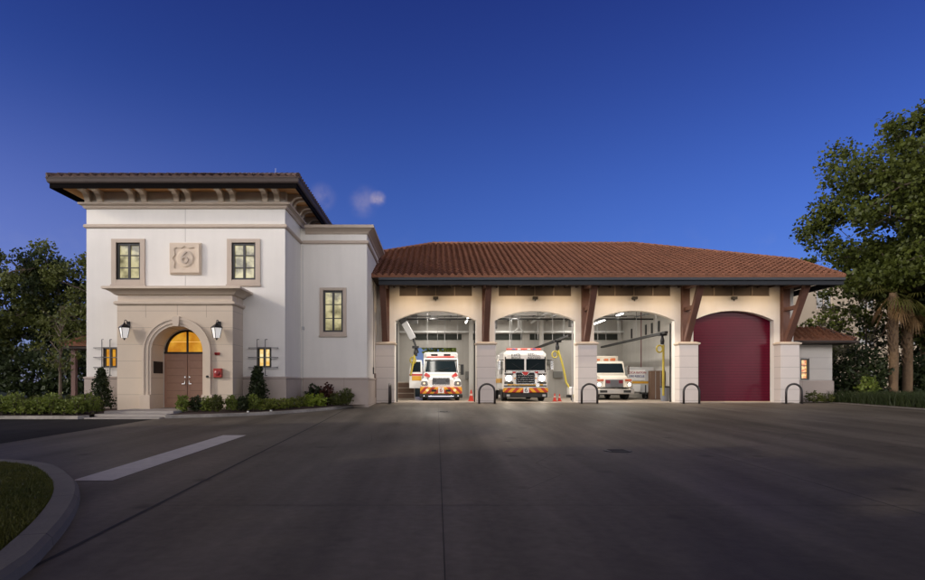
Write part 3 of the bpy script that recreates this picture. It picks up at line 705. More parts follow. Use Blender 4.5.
# right hip plane from P1 to P2, and left hip plane
A1 = Vector((P1[0],EY+P1[1],Z(P1[1]))); A2 = Vector((P2[0],EY+RT,Z(RT))); A1b = Vector((P1[0],EY+2*RT-P1[1],Z(P1[1])))
k_ = (A2.z-A1.z)/(P1[0]-P2[0]); kn = math.sqrt(1+k_*k_); W_ = (P1[0]-P2[0])*kn
tile_slope(b,A1,(0,1,0),(-1,0,k_),(k_,0,1),[(0,0),(2*RT-2*P1[1],0),(RT-P1[1]+.01,W_),(RT-P1[1]-.01,W_)])
rf = b.build('bay_roof', M['tile'], FS)
b = MB()
E0 = (XL-.7,EY,EZ-.07); E1 = (XC,EY,EZ-.07); Lb = (XL-.7,EY+2*RT,EZ-.07); Rb = (XC,EY+2*RT,EZ-.07)
A1d,A2d,A1bd = [(v_.x,v_.y,v_.z-.07) for v_ in (A1,A2,A1b)]; A3d = (P3[0],EY+RT,Z(RT)-.07)
b.add([E0,E1,A1d,A2d,A3d,Lb,Rb,A1bd],[(0,1,2,3,4),(5,4,3,7,6)[::1],(2,7,3),(1,6,7,2),(0,4,5),(0,5,6,1)])
b.build('roof_deck', M['darksoffit'], rf)
b = MB(); ridge_caps(b,[(XL-.7,EY,EZ),(P3[0],EY+RT,Z(RT)+.04)],.12); ridge_caps(b,[(P3[0],EY+RT,Z(RT)+.05),(P2[0],EY+RT,Z(RT)+.05)],.12); ridge_caps(b,[tuple(A2+Vector((0,0,.04))),tuple(A1+Vector((0,0,.04)))],.12); ridge_caps(b,[tuple(A1+Vector((0,0,.04))),(XC+.03,EY,EZ+.05)],.11)
b.build('ridge_cap', M['tile'], rf)
b = MB(); b.box(BX1+.36,XC+.02,EY,EY+.1,5.90,6.24); b.box(XC-.02,XC+.08,EY+.1,EY+2*RT-.1,5.95,6.24); b.build('fascia_board', M['fascia'], FS, bevel=.01)
b = MB(); b.box(BX1+.36,XC+.05,EY-.1,EY-.002,6.12,6.26); b.build('gutter', mat('slate_gutter',(.03,.033,.04),.5,spec=.3), FS, bevel=.02)
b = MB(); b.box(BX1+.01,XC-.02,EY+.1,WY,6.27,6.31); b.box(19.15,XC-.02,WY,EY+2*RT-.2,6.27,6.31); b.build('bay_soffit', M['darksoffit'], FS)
for k in range(38):
    x = -2.9+k*.61
    if x < XC-.1: b = MB(); b.box(x-.04,x+.04,EY+.1,WY-.01,6.17,6.27); b.build('rafter_tail', M['darksoffit'], FS)
# red roll-up door in the fourth bay
c_ = BC[3]; b = MB(); nn = 24; yd = WY+.38
v = [(c_-HW-.05,yd,.0),(c_+HW+.05,yd,.0)]+[(c_+HW*(1-2*k/nn),yd,arch_z(HW*(1-2*k/nn))+.05) for k in range(nn+1)]
b.add(v+[(x,y+.06,z) for x,y,z in v],[tuple(range(len(v))),tuple(range(len(v),2*len(v)))[::-1]]); 
rd = b.build('rollup_door', M['red'], FS); rd['label'] = 'closed crimson roll-up door'
b = MB(); b.box(c_-HW,c_+HW,yd-.03,yd-.001,.005,.07); b.build('door_seal', mat('seal_tan',(.55,.42,.28),.6), rd)
# thresholds and bay floor
b = MB(); b.box(-2.95,18.8,32.5,48,-.15,.03); o = b.build('bay_floor', M['intfloor']); tag(o,'tan concrete floor inside the truck bays',kind='structure')
# interior shell
b = MB()
RW = 47.9
b.wall(rect_wall(-2.94,18.79,.03,6.15,[(-1.72,1.5,.03,3.85)]),RW,RW+.2)
b.box(14.4,14.55,WY+.42,RW-.002,.03,6.15); b.box(-2.945,-2.9,WY+.42,RW-.002,.03,6.15)
iw = b.build('interior_wall', M['intwall'], FS)
b = MB(); b.box(-2.9,14.38,WY+.41,RW-.01,6.0,6.1); b.build('ceiling', M['ceil'], FS)
for x0,x1 in ((-1.7,1.9),(2.7,6.6),(7.2,11.2),(11.8,14.0)): b = MB(); b.box(x0,x1,RW-.05,RW-.004,4.45,4.9); b.build('clerestory_window', mat('clerestory_dark',(.035,.04,.035),.5,spec=.2), FS)
for y0_,y1_,za_,zb_ in ((RW-.4,RW-.06,4.98,5.12),(42,42.15,5.7,5.98),(45,45.15,5.7,5.98),(39,39.15,5.7,5.98)): b = MB(); b.box(-2.9,14.38,y0_,y1_,za_,zb_); b.build('ceiling_beam', mat('beam_white',(.75,.75,.74),.6), FS)
for x in np.arange(-2,14.3,1.5): b = MB(); b.box(x-.04,x+.04,WY+.45,RW-.05,5.9,5.995); b.build('purlin', M['iron'], FS)
for y in (45.6,42.5,41.3,40.0): b = MB(); b.box(14.36,14.399,y-.14,y+.14,4.4,5.1); b.build('slot_window', mat('slot_dark',(.03,.03,.03),.5,spec=.2), FS)
for x in (2.6,8.0): b = MB(); b.box(x-.15,x+.15,RW-.7,RW-.4,.03,5.95); b.build('steel_column', mat('column_paint',(.62,.6,.57),.6), FS)
# door tracks, hanging rods, pipes near each open bay
for i,c_ in enumerate(BC[:3]):
    for s_ in (-1,1):
        b = MB(); b.box(c_+s_*(HW-.05)-.03,c_+s_*(HW-.05)+.03,WY+.45,WY+.52,.03,4.3); b.bar((c_+s_*(HW-.2),WY+.5,5.1),(c_+s_*(HW-.2),39,5.25),.05)
        for y in (36,38.9): b.bar((c_+s_*(HW-.2),y,5.2),(c_+s_*(HW-.2),y,6.),.025)
        b.build('door_track', M['iron'] if i!=1 else M['steel'], FS)
    for s_,y in ((-.5,40),(.55,43),(1.3,41),(.1,44.5)): b = MB(); b.bar((c_+s_*1.1,y,3.6+.3*s_),(c_+s_*1.1,y,6),.035); b.build('hanging_rod', M['steel'], FS)
    b = MB(); b.bar((c_-1.6,40,5.4),(c_+1.7,40,5.4),.05); b.build('ceiling_pipe', M['iron'], FS)
b = MB(); b.tube([(5.85,44,6),(5.85,44,5.0)],.09,10); b.tube([(5.85,44,5.05),(5.5,44,4.7)],.05,8); b.tube([(5.85,44,5.05),(6.2,44,4.7)],.05,8); b.tube([(7.05,38,5.6),(7.05,46,5.6)],.08,8)
b.build('vent_pipe', mat('pipe_white',(.6,.6,.6),.5), FS)
b = MB(); b.tube([(13.9,42,6),(13.9,42,.4)],.035,8); b.build('drain_pipe', mat('pipe_maroon',(.16,.05,.05),.5), FS)
for y_,z_ in ((37.2,5.55),(40.8,5.3),(43.6,5.62)):
    b = MB(); b.tube([(-2.85,y_,z_),(14.3,y_,z_)],.05,8); b.build('conduit_run', M['iron'], FS)
for x0_,y_,z_ in ((-2.2,41,5.35),(3.4,44,5.3),(9.2,42.5,5.3)):
    b = MB(); b.box(x0_,x0_+.9,y_,y_+.7,z_-.3,z_+.3); b.box(x0_+.1,x0_+.8,y_-.02,y_-.001,z_-.22,z_+.22); b.bar((x0_+.1,y_+.3,z_+.3),(x0_+.1,y_+.3,6),.03); b.bar((x0_+.8,y_+.3,z_+.3),(x0_+.8,y_+.3,6),.03); b.build('unit_heater', mat('heater_grey',(.2,.2,.2),.5,metal=.3), FS, bevel=.01)
for x_,z_,w_,h_ in ((6.4,1.3,.5,.8),(9.0,1.5,.7,.5),(2.2,1.4,.4,.6),(8.6,2.5,.3,.4)):
    b = MB(); b.box(x_,x_+w_,RW-.2,RW-.01,z_,z_+h_); b.build('electrical_panel', mat('panel_grey',(.22,.22,.21),.5), FS, bevel=.01)
# right low wing
GX0,GX1,GY = 19.15,22.1,34.5
gw = pt(800.5,380,GY); gw2 = pt(809.5,358.5,GY); GW = (gw[0],gw2[0],gw[2],gw2[2])
b = MB(); b.wall(rect_wall(GX0,GX1,-.1,3.2,[GW]),GY,GY+.3); b.box(GX1-.3,GX1,GY+.3,44,-.1,3.2); b.build('wing_wall', mat('wing_stone',(.52,.48,.43),.85,var=.06,bump=.1,joints=(.0,.62,.008)), FS)
b = MB(); b.sweep([(GX0,GY),(GX1,GY),(GX1,44)],[(0,-.1),(.06,-.1),(.06,1.15),(0,1.2)]); b.build('wainscot', M['wains'], FS)
window(*GW,GY,litC,1,3,0)
b = MB(); wz = 3.42; we = .8
tile_slope(b,(GX0,GY-we,wz),(1,0,0),(0,1,.6),(0,-.6,1),[(0,0),(GX1+.8-GX0,0),(GX1+.8-GX0-1.3,1.3*1.166),(0,1.3*1.166)])
tile_slope(b,(GX1+.8,GY-we,wz),(0,1,0),(-1,0,.6),(.6,0,1),[(0,0),(9,0),(9,1.3*1.166),(1.3,1.3*1.166)])
wr = b.build('wing_roof', M['tile'], FS)
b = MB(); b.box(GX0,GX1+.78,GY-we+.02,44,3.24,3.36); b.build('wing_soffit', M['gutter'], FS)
b = MB(); ridge_caps(b,[(GX1+.8,GY-we,wz+.02),(GX1-.5,GY-we+1.3,wz+.80)],.1); b.build('ridge_cap', M['tiled'], wr)
b = MB(); b.sweep([(GX0+.3,GY-we),(GX1+.8,GY-we),(GX1+.8,43)],[(.0,3.24),(.07,3.24),(.11,3.3),(.12,3.38),(.0,3.38)]); b.build('gutter', M['gutter'], FS)
# left canopy roof beside tower
b = MB()
tile_slope(b,(-17.9,29.2,2.85),(0,1,0),(1,0,.42),(-.42,0,1),[(-0,0),(4.5,0),(4.5,3.5),(2.2,3.5)][::-1])
tile_slope(b,(-17.9,29.2,2.85),(1,0,0),(0,1,.42),(0,-.42,1),[(0,0),(3.3,0),(3.3,2.2*1.08),(2.2,2.2*1.08)])
lr = b.build('side_canopy_roof', M['tile'], FS)
b = MB(); b.box(-17.8,-14.62,29.3,33.6,2.68,2.82); b.build('canopy_soffit', M['darksoffit'], lr)
for y in (29.6,33.2):
    b = MB(); b.box(-17.5,-17.3,y-.1,y+.1,-.05,2.68); b.build('canopy_post', M['timber'], FS)
# ================================================================== FIXTURES
def lantern(x, label):
    e = empty('wall_lantern',(x,PY,3.05),label,'lantern')
    y = PY
    b = MB(); b.box(x-.07,x+.07,y-.04,y,3.18,3.46); b.build('back_plate', M['iron'], e, bevel=.008)
    b = MB(); b.tube([(x,y-.03,3.4),(x,y-.18,3.5),(x,y-.3,3.48),(x,y-.32,3.38)],.016,6); b.build('arm', M['iron'], e)
    b = MB(); b.lathe([(.02,.40),(.05,.34),(.22,.22),(.24,.18)][::-1],(x,y-.32,3.0),4); b.lathe([(.012,-.3),(.03,-.27),(.05,-.24),(.09,-.22)],(x,y-.32,3.0),4); 
    for k in range(4):
        a = math.pi/2*k; b.bar((x+.215*math.cos(a),y-.32+.215*math.sin(a),3.18),(x+.13*math.cos(a),y-.32+.13*math.sin(a),2.79),.018)
    b.build('cage', M['iron'], e)
    b = MB(); b.lathe([(.12,-.21),(.20,.18)],(x,y-.32,3.0),4); b.build('glass', M['lamp'], e)
lantern(-12.2,'black iron wall lantern left of the entrance arch'); lantern(-8.6,'black iron wall lantern right of the entrance arch')
e = empty('alarm_bell',(-8.55,PY,1.45),'red fire alarm box on the portico right of the door','alarm box')
b = MB(); x0,_,z0 = pt(214.5,377.5,PY); x1,_,z1 = pt(223,368.5,PY); b.box(x0,x1,PY-.16,PY,z0,z1); bo = b.build('box', M['bellred'], e, bevel=.02)
b = MB(); xm,zm = (x0+x1)/2,(z0+z1)/2; b.lathe([(.11,-.165),(.11,-.18),(.06,-.2)],(xm,PY,zm),16,'y'); b.build('gong', mat('gong_red',(.25,.02,.02),.3), e)
b = MB(); b.lathe([(.05,0),(.05,-.05)],(-9.03,PY-.13,1.28),12,'y'); o = b.build('door_buzzer', M['frame']); tag(o,'small round black button on the arch surround near the red box','button')
e = empty('alarm_strobe',(-8.67,PY,2.2),'small red alarm strobe above the red alarm box','alarm light')
b = MB(); b.box(-8.78,-8.58,PY-.05,PY,2.13,2.24); b.build('base', M['bellred'], e, bevel=.01)
b = MB(); b.lathe([(.05,-.05),(.045,-.12),(.02,-.14)],(-8.72,PY,2.19),12,'y'); b.build('lens', mat('strobe_lens',(.2,.01,.01),.2), e)
b = MB(); b.box(ACX-AR,ACX-AR+.03,24.56,25.36,1.42,1.9); o = b.build('plaque', mat('bronze_plaque',(.012,.011,.01),.35,metal=.5), bevel=.008); tag(o,'square black plaque on the left jamb of the entrance arch','plaque')
# downlights under the bay eave
def add_light(kind, name, loc, energy, color, size=.1, rot=(0,0,0), spot=None, sizey=None):
    l = bpy.data.lights.new(name, kind); l.energy = energy; l.color = color
    if kind == 'SPOT': l.spot_size = R(spot); l.spot_blend = 1.0; l.shadow_soft_size = size
    elif kind == 'AREA':
        l.size = size
        if sizey: l.shape = 'RECTANGLE'; l.size_y = sizey
    else: l.shadow_soft_size = size
    o = bpy.data.objects.new(name, l); o.location = loc; o.rotation_euler = rot; COL.objects.link(o); return o
ordn = ['first','second','third','fourth']
for i,c_ in enumerate(BC):
    for s_,sd in ((-1,'left'),(1,'right')):
        x = c_+s_*1.3; y = 31.6
        e = empty('downlight',(x,y,6.05),f'small warm eave downlight at the {sd} side of the {ordn[i]} bay arch','downlight','downlights under the long eave')
        b = MB(); b.lathe([(.07,6.165),(.075,6.17),(.075,6.27)],(x,y,0),12); b.build('housing', M['iron'], e)
        b = MB(); b.lathe([(.06,6.155),(.06,6.163)],(x,y,0),12); b.build('lens', M['down'], e)
        add_light('SPOT','eave_spot',(x,y,6.14),210,(1,.70,.42),.08,(R(26),0,0),150)
# hoop bollards
def bollard():
    e = local('hoop_bollard','','bollard','hoop bollards before the piers')
    b = MB(); w = .40; pts = [(-w,0,-.1),(-w,0,.62)]+[(w*math.cos(math.pi-math.pi*k/12),0,.62+w*math.sin(math.pi*k/12)) for k in range(1,12)]+[(w,0,.62),(w,0,-.1)]
    b.tube(pts,.055,10); b.build('hoop', mat('bollard_black',(.022,.018,.018),.35), e, smooth=True)
    for s_ in (-1,1):
        b = MB(); b.lathe([(.1,-.02),(.1,.012),(.06,.02)],(s_*w,0,0),12); b.build('foot_flange', MATS['bollard_black'], e)
    return e
bo0 = bollard(); bx = [(390,31.7,90),(487,31.6,0),(589.5,31.6,0),(691.5,31.6,0),(794,31.6,0)]
bl = ['black hoop bollard seen edge-on at the pier beside the white block','black hoop bollard at the pier between the ambulance bay and the engine bay','black hoop bollard at the pier between the engine bay and the third bay','black hoop bollard at the pier left of the red roll-up door','black hoop bollard at the last pier right of the red roll-up door']
for i,(px,y,a) in enumerate(bx):
    o = bo0 if i == 0 else copy_tree(bo0); o.location = ((px-CX)/F*y, y, gz(y)); o.rotation_euler = (0,0,R(a)); o['label'] = bl[i]
# interior lamps
for i,(x,y0,y1,lb) in enumerate([(2.15,42.6,44.0,'nearer lit fluorescent tube on the ceiling of the first bay'),(2.15,45.0,46.0,'farther lit fluorescent tube on the ceiling of the first bay'),(11.95,43.9,47,'longer lit fluorescent tube hung in the third bay'),(12.05,40.0,41.4,'shorter lit fluorescent tube near the top of the third bay arch')]):
    e = empty('tube_light',(x,(y0+y1)/2,5.6),lb,'ceiling light','fluorescent tubes in the bays')
    b = MB(); b.box(x-.09,x+.09,y0,y1,5.62,5.72); b.build('housing', mat('lamp_housing',(.7,.7,.7),.5), e)
    b = MB(); b.tube([(x,y0+.03,5.58),(x,y1-.03,5.58)],.045,8); b.build('tube', M['tube'], e)
for x in (-.3,5.2,10.4):
    for y in (35.6,40.5,45.5): add_light('AREA','bay_lamp',(x,y,5.7),(300 if y<40 else 85),(1,.94,.85),.3,(0,0,0),sizey=2.4)
# exhaust rails and hoses
def rail(x,z,label,m):
    e = empty('exhaust_rail',(x,40,z),label,'exhaust rail')
    b = MB(); b.box(x-.09,x+.09,33.9,47.2,z,z+.13); b.build('track', m, e)
    for y in (35.5,39,42.5,46):
        b = MB(); b.bar((x,y,z+.13),(x,y,6.0),.03); b.build('hanger', M['steel'], e)
rail(7.3,3.6,'long black exhaust rail running back through the engine bay',M['black'])
rail(12.6,3.78,'long black exhaust rail running back through the third bay',M['black'])
def hose(x,y,zt_,pts,label):
    e = empty('exhaust_hose',(x,y,zt_),label,'hose')
    b = MB(); b.tube(pts,[.058+.007*(k%2) for k in range(len(pts))],10); b.build('hose_line', M['yellow'], e, smooth=True)
    b = MB(); b.box(x-.2,x+.2,y-.2,y+.2,zt_-.02,zt_+.12) ; b.lathe([(.1,zt_-.5),(.12,zt_-.3),(.06,zt_-.02)],(x,y,0),10); b.build('trolley', M['iron'], e)
    b = MB(); a = [(x-.16+.17*math.cos(t),y,zt_-.75+.2*math.sin(t)) for t in np.linspace(0,6.28,14)]; b.tube(a,.045,6); b.build('hose_coil', M['yellow'], e)
    return e
def seg(a,b_,n,sag=0): 
    return [tuple(Vector(a).lerp(Vector(b_),k/n)+Vector((sag*math.sin(math.pi*k/n),0,0))) for k in range(n+1)]
hose(7.3,37.4,3.55,seg((7.3,37.4,3.2),(7.75,37.0,1.1),22,.05)+seg((7.8,36.9,1.0),(8.15,36.6,.2),6),'yellow exhaust hose hanging at the right side of the engine bay')
hose(12.6,34.5,3.72,seg((12.66,34.5,3.2),(12.66,34.5,.35),30),'yellow exhaust hose hanging straight down in the third bay')
hose(-1.3,37.5,3.2,seg((-1.3,37.5,3.0),(-1.6,37.3,1.5),16),'yellow hose hanging above the open ambulance door')
e = empty('air_filter_unit',(-1.6,36.6,4.2),'tilted dark box unit hanging at the upper left of the first bay','filter unit')
b = MB(); b.bar((-2.0,37.5,4.75),(-1.45,37.5,3.75),.28,.4); b.build('body', mat('unit_grey',(.35,.35,.36),.4,metal=.4), e, bevel=.02)
b = MB(); b.bar((-2.12,37.4,4.95),(-1.98,37.4,4.72),.34,.46); b.bar((-1.45,37.5,3.75),(-1.15,37.6,2.9),.1); b.bar((-2.05,37.5,4.9),(-2.05,37.5,6),.03); b.build('bracket', M['iron'], e)
# small things inside
def cone(x,y,label,s_=1):
    e = empty('traffic_cone',(x,y,.03),label,'traffic cone'); z = .03
    b = MB(); b.lathe([(.15*s_,z+.03),(.03*s_,z+.68*s_)],(x,y,0),16); b.build('cone_body', M['cone'], e, smooth=False)
    b = MB(); b.box(x-.2*s_,x+.2*s_,y-.2*s_,y+.2*s_,z,z+.035); b.build('base', M['cone'], e, bevel=.01)
    b = MB(); b.lathe([(.098*s_,z+.33*s_),(.076*s_,z+.45*s_)],(x,y,0),16); b.build('reflective_band', mat('cone_band',(.7,.5,.45),.4), e)
cone(1.95,35.2,'tall orange traffic cone right of the ambulance',.95); cone(6.6,34.6,'left of two small red cones beside the fire engine',.68); cone(6.93,34.9,'right of two small red cones beside the fire engine',.62)
e = empty('gear_locker',(13.9,38.8,.03),'brown gear locker behind the yellow hose in the third bay','locker')
b = MB(); b.box(13.45,14.35,38.8,39.3,.03,1.85); b.build('carcass', M['brown'], e, bevel=.01)
b = MB()
for x in (13.74,14.05): b.box(x-.012,x+.012,38.77,38.8,.08,1.8)
b.build('divider', M['steel'], e)
e = empty('storage_bin',(13.35,36.2,.03),'grey plastic bin at the right jamb of the third bay','bin')
b = MB(); b.lathe([(.22,.03),(.27,.8)],(13.15,35.6,0),16); b.build('tub', mat('bin_grey',(.2,.21,.24),.5), e); b = MB(); b.lathe([(.29,.8),(.29,.86),(.2,.9)],(13.15,35.6,0),16); b.build('lid', M['black'], e)
e = empty('tool_cabinet',(-2.3,38.4,.03),'tan tool cabinet left of the open ambulance door','cabinet')
b = MB(); b.box(-2.5,-1.4,38.8,39.4,.03,1.15); b.build('carcass', M['pink'], e, bevel=.02); b = MB()
for k in range(3): b.box(-2.45,-1.45,38.77,38.8,.12+.34*k,.40+.34*k)
b.build('drawer', M['brown'], e); 
e = empty('wall_rack',(-2.6,36.5,.03),'dark coat rack with gear on the left wall of the first bay','gear rack')
b = MB(); b.box(-2.88,-2.6,35.4,37.2,1.3,1.36); b.box(-2.88,-2.82,35.4,37.2,.1,2.1); b.build('rack', M['iron'], e)
b = MB()
for k in range(4): b.loft([(35.5+k*.42,.1,.5,1.28,.04,.07,-2.68),(35.75+k*.42,.12,.45,1.3,.04,.07,-2.68)])
b.build('turnout_coat', mat('coat_dark',(.09,.08,.07),.8), e)
e = empty('wheeled_compressor',(7.9,36,.03),'small white and black machine on wheels behind the cones in the engine bay','compressor')
b = MB(); b.box(7.85,8.45,36.6,37.3,.35,.85); b.build('tank', M['white'], e, bevel=.06); b = MB(); b.box(7.8,8.5,36.65,37.25,.2,.35); b.lathe([(.14,-.05),(.14,.05)],(8.0,36.6,.17),12,'x'); b.lathe([(.14,-.05),(.14,.05)],(8.35,36.6,.17),12,'x'); b.build('chassis', M['black'], e)
# ================================================================== VEHICLES
def wheel(root, x, y, r=.48, w=.28, m=None):
    b = MB(); b.lathe([(r*.6,-w/2),(r*.95,-w/2),(r,-w*.38),(r,w*.38),(r*.95,w/2),(r*.6,w/2)],(x,y,r),22,'x'); t = b.build('wheel', M['black'], root)
    b = MB(); b.lathe([(r*.62,-w*.42),(r*.5,-w*.3),(r*.15,-w*.46),(r*.15,w*.46),(r*.5,w*.3),(r*.62,w*.42)],(x,y,r),18,'x'); b.build('rim', M['chrome'], t)
def pbox(root,name,m,*a,bevel=.0,label=None):
    b = MB(); b.box(*a); o = b.build(name,m,root,bevel=bevel)
    if label: o['label'] = label
    return o
lettm = mat('letter_red',(.35,.01,.03),.4); lettb = mat('letter_blue',(.03,.04,.22),.4); lettk = mat('letter_black',(.02,.02,.02),.4)
# --- ambulance
A = local('ambulance','white conventional-cab ambulance with its side door open in the first bay','ambulance')
b = MB(); b.loft([(.12,.82,.75,1.28,.06,.74),(.3,.86,.75,1.42,.08,.76),(1.0,.92,.75,1.56,.08,.8),(1.6,1.0,.75,1.68,.08,.88)]); b.build('hood', M['white'], A, smooth=False, bevel=.03)
for s_ in (-1,1):
    b = MB(); b.loft([(.1,.24,.8,1.12,.08,.2,s_*.97),(.3,.26,.72,1.3,.1,.22,s_*.96),(1.5,.26,.72,1.36,.1,.2,s_*.96)]); b.build('fender', M['white'], A, bevel=.02)
    b = MB(); b.loft([(.07,.2,.88,1.15,.07,.17,s_*.98),(.12,.22,.86,1.17,.07,.19,s_*.98)]); b.build('headlight', M['headoff'], A)
    b = MB(); b.lathe([(.05,.06),(.05,.03)],(s_*1.0,0,1.02),12,'y'); b.build('headlight_bulb', mat('bulb_amber',(.9,.6,.4),.3,emit=(1,.7,.4),estr=1.5), A)
    b = MB(); b.box(s_*1.32-.1,s_*1.32+.1,1.75,1.83,1.55,2.2); mm = b.build('mirror', M['black'], A, bevel=.03); b = MB(); b.bar((s_*1.05,1.9,2.2),(s_*1.32,1.8,2.15),.03); b.bar((s_*1.05,1.9,1.7),(s_*1.32,1.8,1.7),.03); b.build('mirror_arm', M['black'], mm)
b = MB(); b.prism([(1.5,.55),(1.5,1.66),(1.92,2.46),(2.1,2.6),(3.15,2.64),(3.15,.55)],-1.08,1.08,'x'); b.build('cab', M['white'], A, bevel=.05)
b = MB(); b.add([(-.97,1.51,1.72),(.97,1.51,1.72),(.88,1.86,2.40),(-.88,1.86,2.40),(-.97,1.6,1.70),(.97,1.6,1.70),(.88,1.95,2.38),(-.88,1.95,2.38)],[(0,1,2,3),(4,7,6,5),(0,4,5,1),(1,5,6,2),(2,6,7,3),(3,7,4,0)]); ws = b.build('windshield', M['vglass'], A)
b = MB(); b.bar((-.3,1.50,1.74),(.5,1.58,1.98),.025); b.bar((.3,1.50,1.74),(-.1,1.56,1.9),.025); b.build('wiper', M['black'], ws)
pbox(A,'dashboard_figure',mat('inside_pale',(.2,.3,.38),.5),-.1,.12,1.49,1.52,1.80,2.02) if False else None
pbox(A,'grille',mat('grille_steel',(.16,.16,.17),.35,metal=.6),-.52,.52,.06,.14,.95,1.34,bevel=.03)
b = MB()
for k in range(5): b.box(-.26,.26,.04,.07,.98+.072*k,1.01+.072*k)
for s_ in (-1,1): b.lathe([(.12,.06),(.12,.03)],(s_*.38,0,1.18),14,'y')
b.build('grille_bars', mat('grille_dark',(.06,.06,.07),.4), A)
b = MB(); b.box(-1.24,1.24,0,.16,.40,.80); cp = b.build('chevron_panel', M['chev'], A, bevel=.03); b = MB(); b.box(-.17,.17,-.02,-.001,.44,.78); b.build('number_plate_panel', mat('plate_white',(.8,.8,.78),.4), cp)
text('6',.36,(0,-.03,.61),lettr:=lettm,cp,'numeral')
for s_ in (-1,1):
    b = MB(); b.lathe([(.09,0),(.09,-.03)],(s_*.82,0,.62),14,'y'); b.build('fog_light', mat('fog_glass',(.6,.5,.3),.2,emit=(1,.7,.3),estr=.5), A)
    b = MB(); b.box(s_*.42-.14,s_*.42+.14,-.015,0,.52,.66); b.build('bumper_vent', M['black'], A)
b = MB(); b.box(-1.27,1.27,-.12,.3,.16,.385); bu = b.build('bumper', M['black'], A, bevel=.04)
b = MB(); b.box(-.75,.75,-.125,-.121,.24,.28)
for x in (-1.0,-.6,.6,1.0): b.lathe([(.03,0),(.03,-.02)],(x,-.12,.28),10,'y')
b.build('bumper_lights', mat('bumper_lamp',(.8,.8,.9),.3,emit=(.8,.85,1),estr=.8), bu)
pbox(A,'patient_box',M['white'],-1.12,1.12,3.2,7.2,.6,3.04,bevel=.16)
pbox(A,'beltline_stripe',M['gold'],-1.135,1.135,3.4,7.1,1.0,1.25)
b = MB(); b.box(-.95,.95,3.02,3.19,2.72,2.98); lb = b.build('light_bar', mat('bar_clear',(.75,.72,.7),.2), A, bevel=.04)
b = MB(); b.box(-.62,-.2,2.98,3.02,2.76,2.9); b.box(.2,.62,2.98,3.02,2.76,2.9); b.build('light_lens', M['black'], lb)
for s_ in (-1,1):
    b = MB(); b.add([(s_*.62,.22,1.42),(s_*.80,.18,1.34),(s_*1.05,1.2,1.46),(s_*.92,1.4,1.66)],[(0,1,2,3)] if s_<0 else [(3,2,1,0)]); b.v = [(x,y-.012,z+.035) for x,y,z in b.v]; b.build('hood_stripe', M['redp'], A)
    b = MB(); b.bar((s_*1.02,1.50,1.68),(s_*.94,1.9,2.46),.05); b.build('pillar_trim', M['black'], A)
b = MB(); b.box(-1.0,1.0,1.86,1.95,2.42,2.50); b.build('windshield_brow', M['black'], A)
b = MB(); b.box(-.85,.85,2.2,2.5,2.64,2.74); b.build('roof_lights', mat('roof_lamp_red',(.6,.1,.08),.3), A, bevel=.03)
b = MB()
for s_ in (-1,1): b.prism([(s_*.62,1.42),(s_*.98,1.42),(s_*.98,1.3)],.05,.08,'y') if False else None
for x,y in ((-.98,.95),(.98,.95),(-.98,5.8),(.98,5.8)): wheel(A,x,y)
pbox(A,'chassis',M['black'],-.9,.9,.3,7.,.3,.6)
b = MB(); b.add([(-1.12,1.75,.72),(-1.95,1.45,.72),(-1.95,1.45,1.78),(-1.82,1.5,2.46),(-1.2,1.72,2.46),(-1.12,1.75,1.8),
                 (-1.1,1.83,.72),(-1.93,1.53,.72),(-1.93,1.53,1.78),(-1.80,1.58,2.46),(-1.18,1.80,2.46),(-1.10,1.83,1.8)],
                [(0,1,2,3,4,5),(11,10,9,8,7,6)]+[((k+1)%6,k,6+k,6+(k+1)%6) for k in range(6)]); dr = b.build('open_door', M['white'], A, bevel=.015); dr['label'] = 'white cab door standing open'
def on_door(u0,u1,z0,z1,name,m,dy=.012):
    P_ = lambda u,z: (-1.12-.83*u, 1.75-.30*u-dy, z)
    bb = MB(); bb.add([P_(u0,z0),P_(u1,z0),P_(u1,z1),P_(u0,z1)],[(3,2,1,0)]); bb.build(name,m,dr)
on_door(.16,.84,1.72,2.36,'window',M['vglass']); on_door(.02,.98,1.5,1.6,'stripe',M['redp']); on_door(.1,.8,1.2,1.48,'stripe',M['gold']); 
for s_ in (-1,1):
    b = MB(); b.tube([(s_*1.11,1.75,1.2),(s_*1.15,1.75,1.3),(s_*1.15,1.75,2.0),(s_*1.11,1.75,2.1)],.018,6); b.build('grab_rail', M['chrome'], A)
    b = MB(); b.box(s_*.95-.09,s_*.95+.09,3.14,3.199,2.5,2.66); b.build('corner_light', M['redp'], A)
b = MB(); b.box(-.56,.56,.05,.06,.925,.95); b.box(-.56,.56,.05,.06,1.345,1.37); b.build('grille_surround', M['chrome'], A)
b = MB(); b.lathe([(.06,0),(.09,-.1),(.1,-.13)],(-.6,-.02,.88),12,'y'); b.build('siren', M['chrome'], A)
A.location = (.24,36.5,.03)
